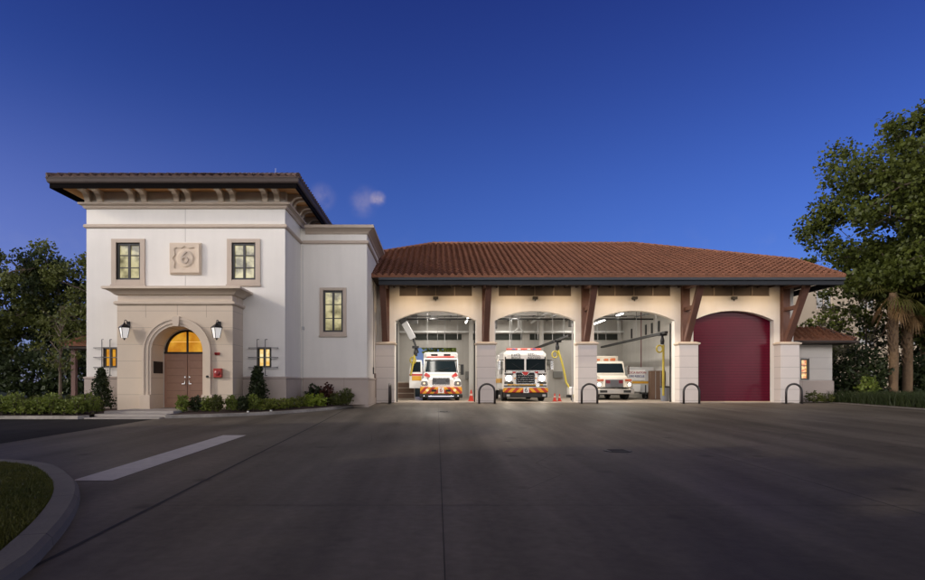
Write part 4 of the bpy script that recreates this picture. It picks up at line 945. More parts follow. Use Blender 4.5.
# --- fire engine
E = local('fire_engine','white fire engine with headlights lit in the second bay','fire engine')
b = MB()
def plan(y,h): return h
b.loft([(.0,1.16,.62,2.62,.12,1.08),(.06,1.24,.58,2.72,.12,1.16),(.22,1.29,.56,2.84,.14,1.2),(2.6,1.29,.56,2.92,.14,1.22)]); b.build('cab', M['white'], E, bevel=.02)
pbox(E,'body',M['white'],-1.28,1.28,2.7,8.4,.6,2.75,bevel=.04)
for s_ in (-1,1):
    b = MB(); xa,xb = sorted((s_*.05,s_*1.13)); b.box(xa,xb,-.02,.04,1.74,2.40); w_ = b.build('windshield', M['vglass'], E, bevel=.04)
    b = MB(); b.bar((s_*.15,-.04,1.76),(s_*.75,-.04,2.15),.025); b.build('wiper', M['black'], w_)
    b = MB(); b.box(s_*.93-.22,s_*.93+.22,-.05,.02,1.10,1.50); hb = b.build('headlight', M['chrome'], E, bevel=.03)
    b = MB(); b.lathe([(.155,0),(.14,-.03),(.03,-.045)],(s_*.93,-.05,1.30),16,'y'); b.build('lens', M['head'], hb)
    b = MB(); b.box(s_*1.5-.09,s_*1.5+.09,-.1,-.02,1.75,2.3); mi = b.build('mirror', M['chrome'], E, bevel=.03); b = MB(); b.bar((s_*1.2,.1,2.35),(s_*1.5,-.04,2.3),.035); b.bar((s_*1.2,.1,1.8),(s_*1.5,-.04,1.8),.03); b.build('mirror_arm', M['black'], mi)
    b = MB(); b.box(s_*.62-.1,s_*.62+.1,-.03,.0,1.58,1.68); b.build('warning_light', M['redp'], E)
pbox(E,'grille',mat('grille_black',(.012,.012,.014),.4,spec=.2),-.52,.52,-.06,.02,1.0,1.62,bevel=.05)
b = MB()
b.box(-.56,-.52,-.08,.02,.98,1.64); b.box(.52,.56,-.08,.02,.98,1.64); b.box(-.52,.52,-.08,.02,.96,.99)
for k in range(4): b.box(-.46,.46,-.07,-.06,1.10+.12*k,1.112+.12*k)
b.prism([(-.3,1.68),(.3,1.68),(.14,1.50),(0,1.46),(-.14,1.50)],-.08,-.06,'y'); b.build('grille_trim', M['chrome'], E)
b = MB(); b.prism([(-.2,1.66),(.2,1.66),(.1,1.5),(0,1.47),(-.1,1.5)],-.095,-.082,'y'); b.build('emblem', M['redp'], E)
b = MB(); b.box(-1.24,1.24,-.35,.25,.50,.76); cp = b.build('chevron_panel', M['chev'], E, bevel=.05)
b = MB(); b.box(-.15,.15,-.37,-.351,.48,.78); b.build('number_plate_panel', mat('plate_white2',(.8,.8,.78),.4), cp); text('6',.38,(0,-.385,.63),lettk,cp,'numeral')
pbox(E,'bumper_top',M['steel'],-1.22,1.22,-.33,.1,.762,.79); pbox(E,'bumper',M['black'],-1.2,1.2,-.3,.3,.22,.495,bevel=.04)
pbox(E,'lower_valance',M['black'],-1.2,1.2,-.05,.01,.83,.9)
b = MB()
for s_ in (-1,1): b.box(s_*.93-.25,s_*.93+.25,-.045,.0,.98,1.09); b.box(s_*.93-.25,s_*.93+.25,-.045,.0,1.51,1.57)
b.build('lamp_bezel', M['black'], E)
for s_ in (-1,1):
    b = MB(); b.box(s_*1.0-.09,s_*1.0+.09,-.36,-.34,.28,.4); b.build('tow_eye_cover', M['steel'], E)
pbox(E,'striping',M['gold'],-1.0,1.0,-.035,-.0,.9,.97)
text('FIRE',.2,(-.52,-.0,2.60),lettk,E,'lettering_line',xs=1.5); text('RESCUE',.2,(.5,-.0,2.60),lettk,E,'lettering_line',xs=1.0)
text('BOCA',.15,(-.52,-.03,2.45),lettk,E,'lettering_line',xs=1.3); text('RATON',.15,(.5,-.03,2.45),lettk,E,'lettering_line',xs=1.4)
b = MB(); b.box(-1.0,1.0,.5,.85,2.92,3.02); b.build('light_bar', mat('bar_red',(.5,.08,.06),.3), E, bevel=.04)
b = MB(); b.box(-1.305,-1.29,.3,8.2,1.05,1.3); b.build('beltline_stripe', M['gold'], E); b = MB(); b.box(-1.30,-1.288,.35,1.2,1.55,2.3); b.build('side_window', M['vglass'], E)
for x,y in ((-1.08,1.2),(1.08,1.2),(-1.08,6.2),(1.08,6.2)): wheel(E,x,y,.52,.3)
pbox(E,'chassis',M['black'],-1.,1.,.2,8.2,.3,.6)
for s_ in (-1,1):
    b = MB(); b.lathe([(.05,0),(.05,-.03)],(s_*.58,-.05,1.3),12,'y'); b.build('marker_lamp', mat('marker_amber',(.6,.25,.03),.3), E)
    b = MB(); b.box(s_*1.12-.03,s_*1.12+.03,-.03,.0,1.62,2.5); b.build('corner_trim', M['black'], E)
    b = MB(); b.tube([(s_*1.31,.35,1.0),(s_*1.34,.35,1.1),(s_*1.34,.35,1.9),(s_*1.31,.35,2.0)],.02,6); b.build('grab_rail', M['chrome'], E)
b = MB(); b.box(-.5,.5,-.03,.0,2.68,2.71); b.box(-1.05,1.05,-.035,-.01,1.68,1.715); b.build('cab_trim', M['chrome'], E)
b = MB(); b.lathe([(.07,0),(.10,-.12),(.11,-.16)],(.62,-.35,.92),14,'y'); b.box(.56,.68,-.4,-.3,.79,.88); b.build('siren', M['chrome'], E)
b = MB(); b.tube([(-.9,-.34,.84),(-.75,-.36,.90),(-.5,-.36,.84),(-.3,-.36,.90)],.035,8); b.build('bumper_hose', mat('hose_dark',(.08,.07,.06),.7), E)
for s_ in (-1,1):
    for k in (0,1):
        b = MB(); b.box(s_*(.28+.3*k)-.09,s_*(.28+.3*k)+.09,.48,.5,2.93,3.0); b.build('beacon', mat('beacon_blue',(.1,.12,.35),.3) if k else M['white'], E)
E.location = (4.97,34.75,.03)
# --- third truck
T = local('rescue_truck','older cream-white square-hooded rescue truck in the third bay','truck')
b = MB(); b.loft([(.15,.9,.78,1.42,.06,.84),(.4,.92,.78,1.52,.06,.86),(1.3,.98,.78,1.66,.06,.9)]); cw = mat('cream_white',(.72,.66,.56),.3,coat=.5,var=.03); b.build('hood', cw, T, bevel=.03)
for s_ in (-1,1):
    b = MB(); b.loft([(.12,.2,.75,1.3,.05,.18,s_*.92),(1.4,.22,.75,1.36,.05,.2,s_*.92)]); b.build('fender', cw, T, bevel=.03)
    b = MB(); b.box(s_*.93-.16,s_*.93+.16,.08,.13,.82,1.08); hb = b.build('headlight', M['chrome'], T, bevel=.02)
    b = MB(); b.lathe([(.1,0),(.09,-.03)],(s_*.93,.08,.95),14,'y'); b.build('lens', mat('headlamp_warm',(.9,.9,.9),.3,emit=(1,.75,.45),estr=9), hb)
    b = MB(); b.box(s_*.86-.2,s_*.86+.2,.07,.12,1.16,1.28); b.build('turn_signal', mat('amber_lens',(.4,.08,.03),.3), T)
    b = MB(); b.box(s_*1.3-.08,s_*1.3+.08,1.5,1.58,1.6,2.15); b.build('mirror', M['chrome'], T, bevel=.02)
b = MB(); b.prism([(1.25,.6),(1.25,1.64),(1.6,2.34),(1.8,2.46),(3.0,2.5),(3.0,.6)],-1.04,1.04,'x'); b.build('cab', cw, T, bevel=.05)
b = MB(); b.add([(-.95,1.26,1.70),(.95,1.26,1.70),(.9,1.54,2.30),(-.9,1.54,2.30),(-.95,1.35,1.68),(.95,1.35,1.68),(.9,1.63,2.28),(-.9,1.63,2.28)],[(0,1,2,3),(4,7,6,5),(0,4,5,1),(1,5,6,2),(2,6,7,3),(3,7,4,0)]); b.build('windshield', M['vglass'], T)
pbox(T,'grille',MATS['grille_steel'],-.55,.55,.08,.16,.78,1.26,bevel=.02)
b = MB()
for k in range(7): b.box(-.24,.24,.06,.08,.82+.06*k,.845+.06*k)
b.build('grille_bars', mat('grille_dark2',(.1,.1,.11),.4), T)
for s_ in (-1,1):
    b = MB(); b.box(s_*.4-.13,s_*.4+.13,.055,.085,1.02,1.22); b.build('warning_light', mat('wine_lens',(.16,.01,.02),.25), T)
pbox(T,'bumper',mat('steel_bumper',(.42,.4,.38),.35,metal=.7),-1.16,1.16,-.15,.15,.36,.68,bevel=.04)
b = MB(); b.box(-.95,-.5,-.16,-.149,.45,.6); b.box(.5,.95,-.16,-.149,.45,.6); b.build('bumper_recess', M['black'], T)
pbox(T,'body',cw,-1.12,1.12,3.1,6.3,.6,2.85,bevel=.04)
b = MB(); b.box(-.7,-.4,1.9,2.2,2.48,2.62); b.box(-.1,.15,1.9,2.2,2.48,2.62); b.box(.3,.6,1.9,2.2,2.48,2.66); b.build('roof_lights', mat('roof_amber',(.55,.16,.06),.3), T, bevel=.03)
for x,y in ((-.92,.95),(.92,.95),(-.92,5),(.92,5)): wheel(T,x,y,.46,.26)
pbox(T,'chassis',M['black'],-.85,.85,.3,6.,.3,.6)
T.location = (10.95,38.0,.03)
# --- equipment trailer
Y0 = 40.5; tx0 = (627.5-CX)/F*Y0; tx1 = (654-CX)/F*Y0
K = empty('equipment_trailer',((tx0+tx1)/2,Y0,.03),'white box trailer lettered for the fire rescue beside the third truck','trailer')
b = MB(); b.box(tx0,tx1,Y0,Y0+3,.45,2.12); b.build('box', mat('trailer_grey',(.5,.5,.5),.4,var=.05), K, bevel=.03)
b = MB(); b.box(tx0+.02,tx0+1.15,Y0-.02,Y0-.001,1.25,1.95); pn = b.build('sign_panel', M['white'], K)
text('BOCA RATON',.2,(tx0+.6,Y0-.03,1.76),lettm,pn,'lettering',xs=.95); text('FIRE RESCUE',.2,(tx0+.6,Y0-.03,1.52),lettb,pn,'lettering',xs=.92)
b = MB(); b.box(tx0+.02,tx1-.02,Y0-.015,Y0-.001,1.05,1.2); b.build('stripe', M['gold'], K)
b = MB(); b.box(tx0+.25,tx0+.8,Y0-.25,Y0-.0,.5,.98); b.build('front_locker', M['white'], K, bevel=.03)
b = MB(); b.bar((tx0+.85,Y0-1.3,.4),(tx0+.85,Y0,.42),.1); b.bar((tx0+.85,Y0-1.0,.03),(tx0+.85,Y0-1.0,.95),.06); b.lathe([(.1,-.04),(.1,.04)],(tx0+.85,Y0-1.0,.13),12,'x'); b.build('drawbar', M['black'], K)
for x in (tx0+.1,tx1-.1):
    b = MB(); b.lathe([(.3,-.1),(.32,0),(.3,.1)],(x,Y0+1.5,.33),16,'x'); b.build('wheel', M['black'], K)
# ================================================================== PLANTS
def leafquads(b_v, b_f, C, size, flat=0.0):
    n = len(C); a = RNG.normal(size=(n,3)); a[:,2] *= (1-flat); a /= np.linalg.norm(a,axis=1)[:,None]+1e-9
    c_ = RNG.normal(size=(n,3)); u = np.cross(a,c_); u /= np.linalg.norm(u,axis=1)[:,None]+1e-9
    s = size*RNG.uniform(.4,1.5,(n,1)); w = u*s*.42; l = a*s
    V = np.stack([C-l*.5, C+w, C+l*.6, C-w],1).reshape(-1,3); n0 = len(b_v)
    b_v.extend(map(tuple,V.tolist())); b_f.extend([(k,k+1,k+2,k+3) for k in range(n0,n0+4*n,4)])
def leaf_obj(name, clumps, per, size, m, parent, off):
    """clumps: list of (centre, radius)"""
    b = MB(); 
    for c_,r in clumps:
        n = max(3,int(per*(r/.5)**2)) ; d = RNG.normal(size=(n,3)); d /= np.linalg.norm(d,axis=1)[:,None]; rr = r*RNG.uniform(.25,1.05,(n,1))
        C = np.array(c_)+d*rr*[1,1,.75]
        leafquads(b.v,b.f,C,size)
    return b.build(name,m,parent,off)
def broad_tree(x,y,h,cr,ch,trunk_h,m,label,nb=13,ncl=5,per=26,leaf=.26,tr=.25,seed=1,group=None,name='broadleaf_tree',lean=(0,0),low=.0,clr=(.45,.95)):
    rnd = random.Random(seed); e = empty(name,(x,y,0),label,'tree',group); b = MB(); clumps = []
    z0 = gz(y); top = Vector((x+lean[0],y+lean[1],z0+h-ch*.35))
    base = Vector((x,y,z0-.1)); fork = Vector((x+lean[0]*.3,y+lean[1]*.3,z0+trunk_h))
    b.tube([base,base.lerp(fork,.15),base.lerp(fork,.6),fork,fork.lerp(top,.5),top],[tr*1.35,tr*1.05,tr*.9,tr*.75,tr*.4,tr*.08],9)
    cc = Vector((x+lean[0],y+lean[1],z0+h-ch/2))
    for k in range(nb):
        t = (k+.5)/nb; zz = -1+2*t*.98; zz = max(-1,min(.84,zz+low)); a = k*2.399+rnd.uniform(-.3,.3); rr = math.sqrt(max(0,1-zz*zz))*rnd.uniform(.72,1.1)
        tip = cc+Vector((math.cos(a)*rr*cr,math.sin(a)*rr*cr,zz*ch/2))
        st = fork.lerp(top,max(0,min(.9,(tip.z-fork.z)/(top.z-fork.z+.01)-.25))); mid = st.lerp(tip,.5)+Vector((rnd.uniform(-.4,.4),rnd.uniform(-.4,.4),rnd.uniform(0,.6)))
        b.tube([st,mid,tip],[tr*.35,tr*.2,tr*.05],5)
        for q in range(ncl):
            s_ = rnd.uniform(.35,1.08); p = st.lerp(mid,s_*2) if s_ < .5 else mid.lerp(tip,(s_-.5)*2)
            p = p+Vector((rnd.gauss(0,cr*.13),rnd.gauss(0,cr*.13),rnd.gauss(0,ch*.06))); r_ = rnd.uniform(*clr)*cr/4
            clumps.append((p,r_)); b.tube([mid.lerp(tip,min(1,max(0,s_-.2))),p],[tr*.08,tr*.03],4,False)
    b.build('trunk', M['bark'], e); leaf_obj('crown', clumps, per, leaf, m, e, OFF[e.name]); return e
Ldark = leafmat('leaf_dark',(.014,.022,.008),(.045,.062,.02)); Lmid = leafmat('leaf_mid',(.06,.10,.016),(.27,.31,.06))
Loak = leafmat('leaf_oak',(.020,.030,.006),(.115,.135,.02)); Llime = leafmat('leaf_lime',(.14,.21,.02),(.36,.42,.05)); Lolive = leafmat('leaf_olive',(.035,.05,.012),(.14,.15,.035))
Lred = leafmat('leaf_red',(.035,.014,.008),(.10,.03,.018)); Lsilver = leafmat('leaf_silver',(.10,.10,.06),(.30,.27,.17)); Lfrond = leafmat('palm_frond',(.04,.05,.01),(.12,.11,.025)); Ldead = leafmat('dead_frond',(.14,.08,.03),(.32,.2,.09))
# left background trees
TL = [(-34,46,12.5,5.2,9.5,3,'tall dark tree at the far left edge of the photo'),(-29.5,50,12.4,5.0,9.2,3,'dark tree second from the left edge behind the hedge'),(-25.0,47,11.4,4.0,8.5,3,'dark tree standing nearest the tower at left'),(-20.5,52,11.5,4.2,8.5,3,'dark tree partly hidden behind the entrance tower')]
for i,(x,y,h,cr,ch,th,lb) in enumerate(TL): broad_tree(x,y,h,cr,ch,th,Ldark if i%2 else Lolive,lb,nb=24,ncl=8,per=60,leaf=.2,low=-.32,tr=.3,seed=63+i,group='dark trees left of the station',clr=(.4,.9))
broad_tree(-17.4,28.5,4.9,1.25,3.4,1.5,Lolive,'slender young tree with thin trunk behind the low hedge',nb=14,ncl=6,per=30,leaf=.13,tr=.08,seed=31,name='young_tree',clr=(.7,1.2))
# understorey behind at left
def bush(x,y,z,rx,rz,m,label,n=1500,leaf=.12,name='shrub',cat='shrub',group=None,stems=6,rnd=None,ry=None):
    rnd = rnd or random.Random(int(x*97+y*31)); e = empty(name,(x,y,z),label,cat,group); b = MB(); cl = []; ry = ry or rx
    for k in range(stems):
        a = rnd.uniform(0,6.28); r_ = rnd.uniform(.3,.85); tip = (x+math.cos(a)*rx*r_,y+math.sin(a)*ry*r_,z+rz*rnd.uniform(.7,1.0)); b.tube([(x,y,z-.02),((x+tip[0])/2,(y+tip[1])/2,z+rz*.5),tip],[.02,.014,.005],4)
        cl.append(tip)
    b.build('stems', M['bark'], e)
    d = RNG.normal(size=(n,3)); d /= np.linalg.norm(d,axis=1)[:,None]; rr = RNG.uniform(.35,1,(n,1))**.6; lump = 1+.22*np.sin(d[:,:1]*5+x*3)*np.cos(d[:,1:2]*6+y*2)+.15*np.sin(d[:,2:3]*9)
    C = np.array([x,y,z+rz*.52])+d*rr*lump*[rx,ry,rz*.52]; q = MB(); leafquads(q.v,q.f,C,leaf); q.build('leaves', m, e); return e
for i,x in enumerate((-37,-33.5,-30,-26.6,-23.2,-20)): bush(x,40+.6*(i%2),0,2.1,3.2+.5*(i%3),Ldark,'large dark shrub in the row under the left trees',2200,.26,name='large_shrub',group='dark shrubs under the left trees',stems=10)
# low hedge at left: one plant after another
k = 0
for r_ in range(3):
    for i in range(15):
        x = -18.3+i*.44+.2*(r_%2); y = 21.55+r_*.62
        if x > -12.25: continue
        bush(x,y,gz(y)+.1,.30,.50+.1*((i*7+r_)%3),[Lmid,Lolive,Llime][(i*5+r_*3)%5 if (i*5+r_*3)%5<3 else 0],'leafy green plant in the low hedge left of the steps',330,.085,name='hedge_plant',cat='shrub',group='plants of the low hedge at left',stems=5)
# cone shaped evergreens
def conifer(x,y,z,h,r,label):
    e = empty('cone_evergreen',(x,y,z),label,'evergreen'); b = MB(); b.tube([(x,y,z-.05),(x,y,z+h*.95)],[.035,.008],6); b.build('trunk', M['bark'], e); q = MB(); C = []
    for k in range(90):
        t = k/89; zz = z+.1+t*h*.9; rr = r*(1-t)**.75*(.75+.4*math.sin(k*1.7)**2)+.05; a = k*2.399
        for m_ in range(26): 
            u = RNG.uniform(.45,1.05); C.append((x+math.cos(a)*rr*u+RNG.normal(0,.06),y+math.sin(a)*rr*u+RNG.normal(0,.06),zz+RNG.normal(0,.05)))
    leafquads(q.v,q.f,np.array(C),.085); q.build('foliage', Ldark, e)
x_,_,_ = pt(101.5,0,25.0); conifer(x_,25.0,0.0,1.62,.42,'dark cone-shaped evergreen left of the portico')
x_,_,_ = pt(257.5,0,25.0); conifer(x_,25.0,0.0,1.72,.42,'dark cone-shaped evergreen right of the portico')
# bed right of steps
rowp = [(183,23.0),(196,23.1),(206,23.2),(217,23.2),(232,23.6),(243,23.7),(253,23.9)]
for i,(px,y) in enumerate(rowp): bush((px-CX)/F*y,y,gz(y)+.1,.26,.60-.03*(i%3),[Lmid,Ldark,Lmid,Lolive][i%4],'round green shrub in the row right of the steps',520,.085,group='green shrubs in front of the portico')
for i,(px,y,rz) in enumerate([(262,24.2,.42),(270,24.6,.42),(278,24.9,.40),(286,25.3,.42),(293,25.8,.42),(301,26.4,.45)]): bush((px-CX)/F*y,y,gz(y)+.1,.30,rz,leafmat('leaf_yellowgreen',(.08,.11,.016),(.26,.28,.05)),'low yellow-green plant beside the tower corner',480,.07,name='ground_plant',group='yellow-green plants along the bed')
for i,(px,y) in enumerate([(309,26.6),(320,26.9)]): bush((px-CX)/F*y,y,gz(y)+.08,.26,.55,Llime,('left' if i==0 else 'right')+' of two bright lime shrubs before the block',420,.09)
bush((314-CX)/F*27.8,27.8,.02,.4,.85,Ldark,'dark shrub behind the left lime shrub',700,.1); bush((327-CX)/F*27.8,27.8,.02,.38,.92,Lred,'dark reddish shrub behind the lime shrubs',600,.11)
for i,(px,y,rz) in enumerate([(334,27.6,.55),(341,28.0,.62),(347,28.1,.75)]): bush((px-CX)/F*y,y,gz(y)+.1,.3,rz,Lolive,'olive green shrub at the right end of the bed, '+['smallest','middle','tallest'][i]+' of three',520,.08)
# white stones / flower clumps
for i,(px,y) in enumerate([(248,22.95),(271,23.6)]):
    b = MB(); x = (px-CX)/F*y; z = gz(y)+.1; b.lathe([(.03,z),(.05,z+.02),(.035,z+.05),(.01,z+.06)],(x,y,0),9); tag(b.build('white_stone', mat('stone_white',(.6,.6,.57),.7)),['white stone in the mulch below the right evergreen','white stone in the mulch between the low plants'][i],'stone')
# ---- right side
oak = broad_tree(31.9,35.5,17.0,8.0,13.2,6,Loak,'large spreading tree filling the right edge above the palms',nb=74,ncl=13,per=50,leaf=.21,tr=.4,seed=5,name='spreading_tree',clr=(.3,.66))
def palm(x,y,h,r,label,seed,nf=10,dead=9):
    rnd = random.Random(seed); e = empty('palm_tree',(x,y,0),label,'palm tree','palms at the right edge'); b = MB()
    pts = [(x+.05*math.sin(t*3),y,h*t) for t in np.linspace(-.01,1,14)]; b.tube(pts,[r*(1.15-.2*t)+.02*rnd.random() for t in np.linspace(0,1,14)],12); tk = b.build('trunk', M['palmbark'], e, smooth=True)
    q = MB()
    for k in range(90):
        a = k*2.4; zz = h*(.35+.6*k/90); q.bar((x+r*math.cos(a)*.9,y+r*math.sin(a)*.9,zz),(x+r*1.35*math.cos(a),y+r*1.35*math.sin(a),zz+.22),.1,.03)
    q.build('leaf_boots', mat('boots',(.16,.10,.05),.9,var=.3), tk)
    def frond(bb,a,el,L_,w):
        d = Vector((math.cos(a),math.sin(a),0)); o_ = Vector((x,y,h)); P_ = []
        for s_ in range(6):
            t = s_/5; P_.append(o_+d*(L_*t*math.cos(el*(1-.3*t)))+Vector((0,0,L_*t*math.sin(el)-L_*.55*t*t)))
        bb.tube(P_[:5],[.02,.018,.014,.01,.006],4)
        c_ = P_[3]; ax = (P_[4]-P_[2]).normalized(); side = ax.cross(Vector((0,0,1))).normalized()
        for s_ in range(-8,9):
            an = s_/8*1.6; dr_ = (ax*math.cos(an)+side*math.sin(an)).normalized(); ll = w*(1-.25*abs(s_)/8); t1 = c_+dr_*ll*.6+Vector((0,0,-.08*ll)); t2 = c_+dr_*ll+Vector((0,0,-.45*ll)); pr = dr_.cross(Vector((0,0,1))).normalized()*.035
            n0 = len(bb.v); bb.v += [tuple(c_),tuple(t1+pr),tuple(t2),tuple(t1-pr)]; bb.f.append((n0,n0+1,n0+2,n0+3))
    q = MB()
    for k in range(nf): frond(q,k*2.399,rnd.uniform(-.2,1.2),rnd.uniform(1.5,2.1),rnd.uniform(.9,1.2))
    q.build('fronds', Lfrond, e); q = MB()
    for k in range(dead): frond(q,k*2.1+.4,rnd.uniform(-1.25,-.7),rnd.uniform(1.0,1.5),rnd.uniform(.7,1.0))
    q.build('dead_fronds', Ldead, e)
palm((893-CX)/F*34.5,34.5,6.1,.2,'smooth-trunked palm, left of the pair at the right edge',2); palm((907-CX)/F*35.2,35.2,5.8,.22,'rough-trunked palm, right of the pair at the right edge',3)
palm((925-CX)/F*37.5,37.5,5.3,.22,'shorter palm at the very right edge of the photo',4,20,12)
def rb(px,y,rx,rz,m,label,**k): return bush((px-CX)/F*y,y,0,rx,rz,m,label,**k)
rb(862,35.5,1.55,2.9,Ldark,'tall dark shrub left of the palm trunks',n=3000,leaf=.17,name='large_shrub',stems=10)
rb(845,37.5,1.3,3.4,Lsilver,'pale leggy shrub behind the low wing corner',n=1500,leaf=.15,name='large_shrub',stems=9)
rb(868,34.0,.55,1.35,Lmid,'small bright green shrub in front of the tall dark one',n=600,leaf=.16)
rb(912,36.5,1.3,2.6,Ldark,'dark shrub behind the palm trunks',n=2200,leaf=.17,name='large_shrub',stems=9)
rb(935,35.5,1.2,2.2,Ldark,'dark shrub cut by the right edge of the photo',n=1800,leaf=.17,name='large_shrub',stems=8)
rb(814,33.2,.5,.55,Lolive,'low olive shrub at the foot of the wing wall',n=500,leaf=.08); rb(826,33.2,.45,.45,Lolive,'lowest shrub beside the wing wall corner',n=400,leaf=.08)
broad_tree((834-CX)/F*44,44,6.5,2.5,3.4,2.8,Lmid,'bushy green tree rising behind the low wing roof',nb=14,ncl=5,per=26,leaf=.2,tr=.13,seed=41,name='small_tree',clr=(.6,1.1))
broad_tree((866-CX)/F*41,41,9.2,3.4,6.2,2.6,Lsilver,'pale sparse tree in front of the beige building',nb=18,ncl=5,per=12,leaf=.17,tr=.12,seed=43,name='small_tree',clr=(.4,.8))
broad_tree((905-CX)/F*43,43,9.5,3.6,6.2,2.6,Ldark,'dark tree behind the palms',nb=20,ncl=6,per=22,leaf=.24,tr=.2,seed=44,name='small_tree',clr=(.4,.8))
sheet('right_bed', [(21.25,8),(40,8),(40,34.45),(22.15,34.45),(22.15,32.6),(21.25,32.6)], M['mulch'], .03, label='dark planting bed right of the apron')
P = []
for k in range(15000):
    y = random.uniform(26.5,34.0); x = 21.45+random.random()**1.2*8
    P.append((x,y,gz(y)+.03))
o = blades('ornamental_grass', P, .62, leafmat('liriope',(.014,.026,.008),(.05,.065,.018)), 'dark ornamental grass along the right edge of the apron', w=.012, lean=.5); o['category'] = 'grass'
# rear trees seen through the first bay
broad_tree(2.5,95,8.5,5,5,3,Lmid,'distant tree seen through the rear opening of the first bay',nb=18,ncl=5,per=18,leaf=.35,tr=.25,seed=51)
# unseen trees added behind the viewpoint to shade the foreground from sun and glow
tb = MB(); rnd = random.Random(77)
for x,y,h,cr in ((-27,3,12,5),(-22,-4,12,5),(-15,-9,12,5),(-7,-11,12,5),(2,-11.5,12,5),(11,-11,12,5),(20,-10,12,5),(28,-8,12,5)):
    tb.tube([(x,y,-1),(x,y,h*.7)],[.25,.12],6); n = 2600; d = RNG.normal(size=(n,3)); d /= np.linalg.norm(d,axis=1)[:,None]; rr = RNG.uniform(.3,1,(n,1))**.5
    leafquads(tb.v,tb.f,np.array([x,y,h*.56])+d*rr*[cr,cr,h*.46],.75)
tag(tb.build('added_shade_trees', Ldark), 'added row of unseen trees behind the viewpoint that shades the foreground', kind='stuff')
# neighbour building at right
NB = empty('apartment_building',(33,56,0),'beige apartment building behind the trees at right','building')
b = MB(); nx0,nx1,ny = 26.0,62.0,56.0
holes = []
for r_ in range(3):
    for q in range(8):
        x = 30.5+q*3.9; holes.append((x,x+1.5,1.2+r_*3.3,3.0+r_*3.3))
b.wall(rect_wall(nx0,nx1,-.1,10.9,holes),ny,ny+.4); b.box(nx0,nx0+.4,ny+.4,70,-.1,10.9); b.build('wall', M['neighbour'], NB)
for i,(a,c_,z0,z1) in enumerate(holes):
    w_ = MB(); w_.box(a,a+.1,ny+.05,ny+.15,z0,z1); w_.box(c_-.1,c_,ny+.05,ny+.15,z0,z1); w_.box(a+.1,c_-.1,ny+.05,ny+.15,z0,z0+.1); w_.box(a+.1,c_-.1,ny+.05,ny+.15,z1-.1,z1); w_.box((a+c_)/2-.05,(a+c_)/2+.05,ny+.05,ny+.14,z0+.1,z1-.1)
    w_ = w_.build('window', M['porticoplain'], NB); p_ = MB(); p_.quad((a+.1,ny+.12,z0+.1),(c_-.1,ny+.12,z0+.1),(c_-.1,ny+.12,z1-.1),(a+.1,ny+.12,z1-.1)); p_.build('pane', M['darkglass'], w_)
b = MB(); b.sweep([(nx0,70),(nx0,ny),(nx1,ny),(nx1,70)],[(-.3,10.6),(0,10.6),(.15,10.7),(.5,10.85),(.5,11.1),(-.3,11.2)]); b.build('cornice', M['trim'], NB)
b = MB(); b.box(nx0+.3,nx1,ny+.3,70,10.9,11.05); b.build('roof', M['darksoffit'], NB)
# ================================================================== LIGHT
sv = Vector((-1.85,-1.0,.82)).normalized(); SEL = math.asin(sv.z); SROT = math.atan2(sv.x,sv.y)
sun = bpy.data.lights.new('sun','SUN'); sun.energy = 1.25; sun.angle = R(1.0); sun.color = (1,.87,.68)
so = bpy.data.objects.new('sun',sun); so.rotation_euler = (-sv).to_track_quat('-Z','Y').to_euler(); COL.objects.link(so)
w = bpy.data.worlds.new('World'); sc.world = w; w.use_nodes = True; nt = w.node_tree; N = nt.nodes; L = nt.links; N.clear()
out = N.new('ShaderNodeOutputWorld'); bg = N.new('ShaderNodeBackground'); L.new(bg.outputs[0], out.inputs[0])
sky = N.new('ShaderNodeTexSky'); sky.sky_type = 'NISHITA'; sky.sun_disc = False; sky.sun_elevation = SEL; sky.sun_rotation = SROT; sky.air_density = 1.2; sky.dust_density = .6; sky.ozone_density = 3
tc = N.new('ShaderNodeTexCoord'); sp = N.new('ShaderNodeSeparateXYZ'); L.new(tc.outputs['Generated'], sp.inputs[0])
def ramp(sock, a, b_, va, vb, smooth=True):
    mr = N.new('ShaderNodeMapRange'); mr.interpolation_type = 'SMOOTHSTEP' if smooth else 'LINEAR'; L.new(sock, mr.inputs[0])
    mr.inputs[1].default_value = a; mr.inputs[2].default_value = b_; mr.inputs[3].default_value = va; mr.inputs[4].default_value = vb; return mr.outputs[0]
def math_(op,a,b_):
    m_ = N.new('ShaderNodeMath'); m_.operation = op
    for i,s_ in enumerate((a,b_)):
        if hasattr(s_,'is_linked'): L.new(s_, m_.inputs[i])
        else: m_.inputs[i].default_value = s_
    return m_.outputs[0]
def mixc(f,a,b_,mode='MIX'):
    m_ = N.new('ShaderNodeMix'); m_.data_type = 'RGBA'; m_.blend_type = mode; m_.clamp_factor = True
    if hasattr(f,'is_linked'): L.new(f, m_.inputs[0])
    else: m_.inputs[0].default_value = f
    for i,s_ in ((6,a),(7,b_)):
        if hasattr(s_,'is_linked'): L.new(s_, m_.inputs[i])
        else: m_.inputs[i].default_value = (*s_,1)
    return m_.outputs[2]
X,Yv,Zv = sp.outputs
# dusk-blue east side: nishita tinted deeper; paler towards the horizon
TINT_HI = (.24,.31,1.05); TINT_LO = (.44,.62,1.55)
blue = mixc(ramp(Zv,0.2,.62,0,1), TINT_LO, TINT_HI)
east = mixc(1.0, sky.outputs[0], blue, 'MULTIPLY')
east = mixc(math_('MULTIPLY',ramp(X,-.02,-.65,0,1),ramp(Zv,.1,.45,1,.0)), east, mixc(1.0, east, (1.2,.95,1.4), 'ADD'))
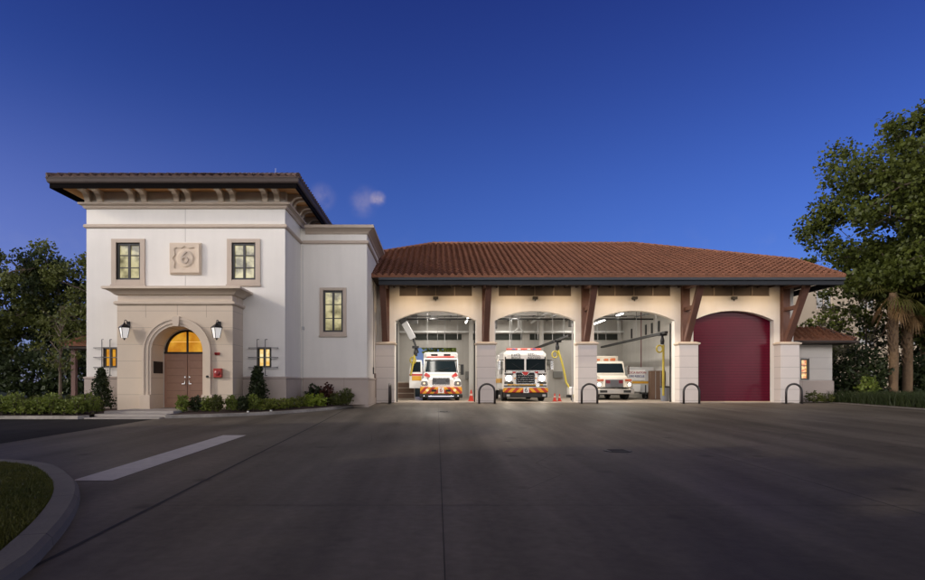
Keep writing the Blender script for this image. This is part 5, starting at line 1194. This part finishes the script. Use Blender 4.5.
# after-glow side of the sky, behind the camera and to the left
glow_h = ramp(Zv,.1,.62,1,0)
dirw = math_('ADD', math_('MULTIPLY',X,-.45), math_('MULTIPLY',Yv,-.9))
glow_w = ramp(dirw,-.25,.8,0,1)
gl = mixc(math_('MULTIPLY',glow_h,glow_w), (0,0,0), (82.0,77.0,71.0))
east = mixc(ramp(Zv,.57,.8,0,.95), east, (1.8,1.35,.6)); tot = mixc(1.0, east, gl, 'ADD')  # unseen zenith: warm tone added to offset blue light on the ground
# small dusk cloud
nz = N.new('ShaderNodeTexNoise'); nz.inputs['Scale'].default_value = 34; nz.inputs['Detail'].default_value = 6; L.new(tc.outputs['Generated'], nz.inputs['Vector'])
def blob(px,py,r):
    d = Vector(((px-CX)/F,1,(CY-py)/F)).normalized(); vm = N.new('ShaderNodeVectorMath'); vm.operation = 'DISTANCE'; L.new(tc.outputs['Generated'], vm.inputs[0]); vm.inputs[1].default_value = d
    return ramp(vm.outputs['Value'],0,r,1,0)
cl = math_('ADD', blob(378,199,.015), math_('ADD', math_('MULTIPLY',blob(364,202,.03),.25), math_('MULTIPLY',blob(322,197,.026),.22)))
cl = math_('MULTIPLY', cl, ramp(nz.outputs[0],.35,.65,.15,1.0)); cl = math_('MINIMUM',cl,.8)
tot = mixc(cl, tot, (8.4,6.8,7.4))
hz = math_('MULTIPLY', ramp(Zv,.0,.27,.35,0), ramp(nz.outputs[0],.5,.7,0,1)); tot = mixc(hz, tot, (3.6,4.2,7.5))
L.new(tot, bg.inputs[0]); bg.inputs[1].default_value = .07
# ================================================================== CAMERA / RENDER
cam = bpy.data.cameras.new('camera'); co = bpy.data.objects.new('camera',cam); COL.objects.link(co); sc.camera = co
co.location = (0,0,EYE); co.rotation_euler = (R(90),0,0); cam.sensor_width = 36; cam.lens = 36*F/925
cam.shift_x = (462.5-CX)/925; cam.shift_y = (CY-290)/925; cam.clip_end = 2000; cam.clip_start = .1
sc.render.engine = 'CYCLES'; sc.cycles.use_denoising = True; sc.cycles.max_bounces = 6; sc.cycles.sample_clamp_indirect = 6
sc.view_settings.view_transform = 'Standard'; sc.view_settings.look = 'None'; sc.view_settings.exposure = 0; sc.view_settings.gamma = 1
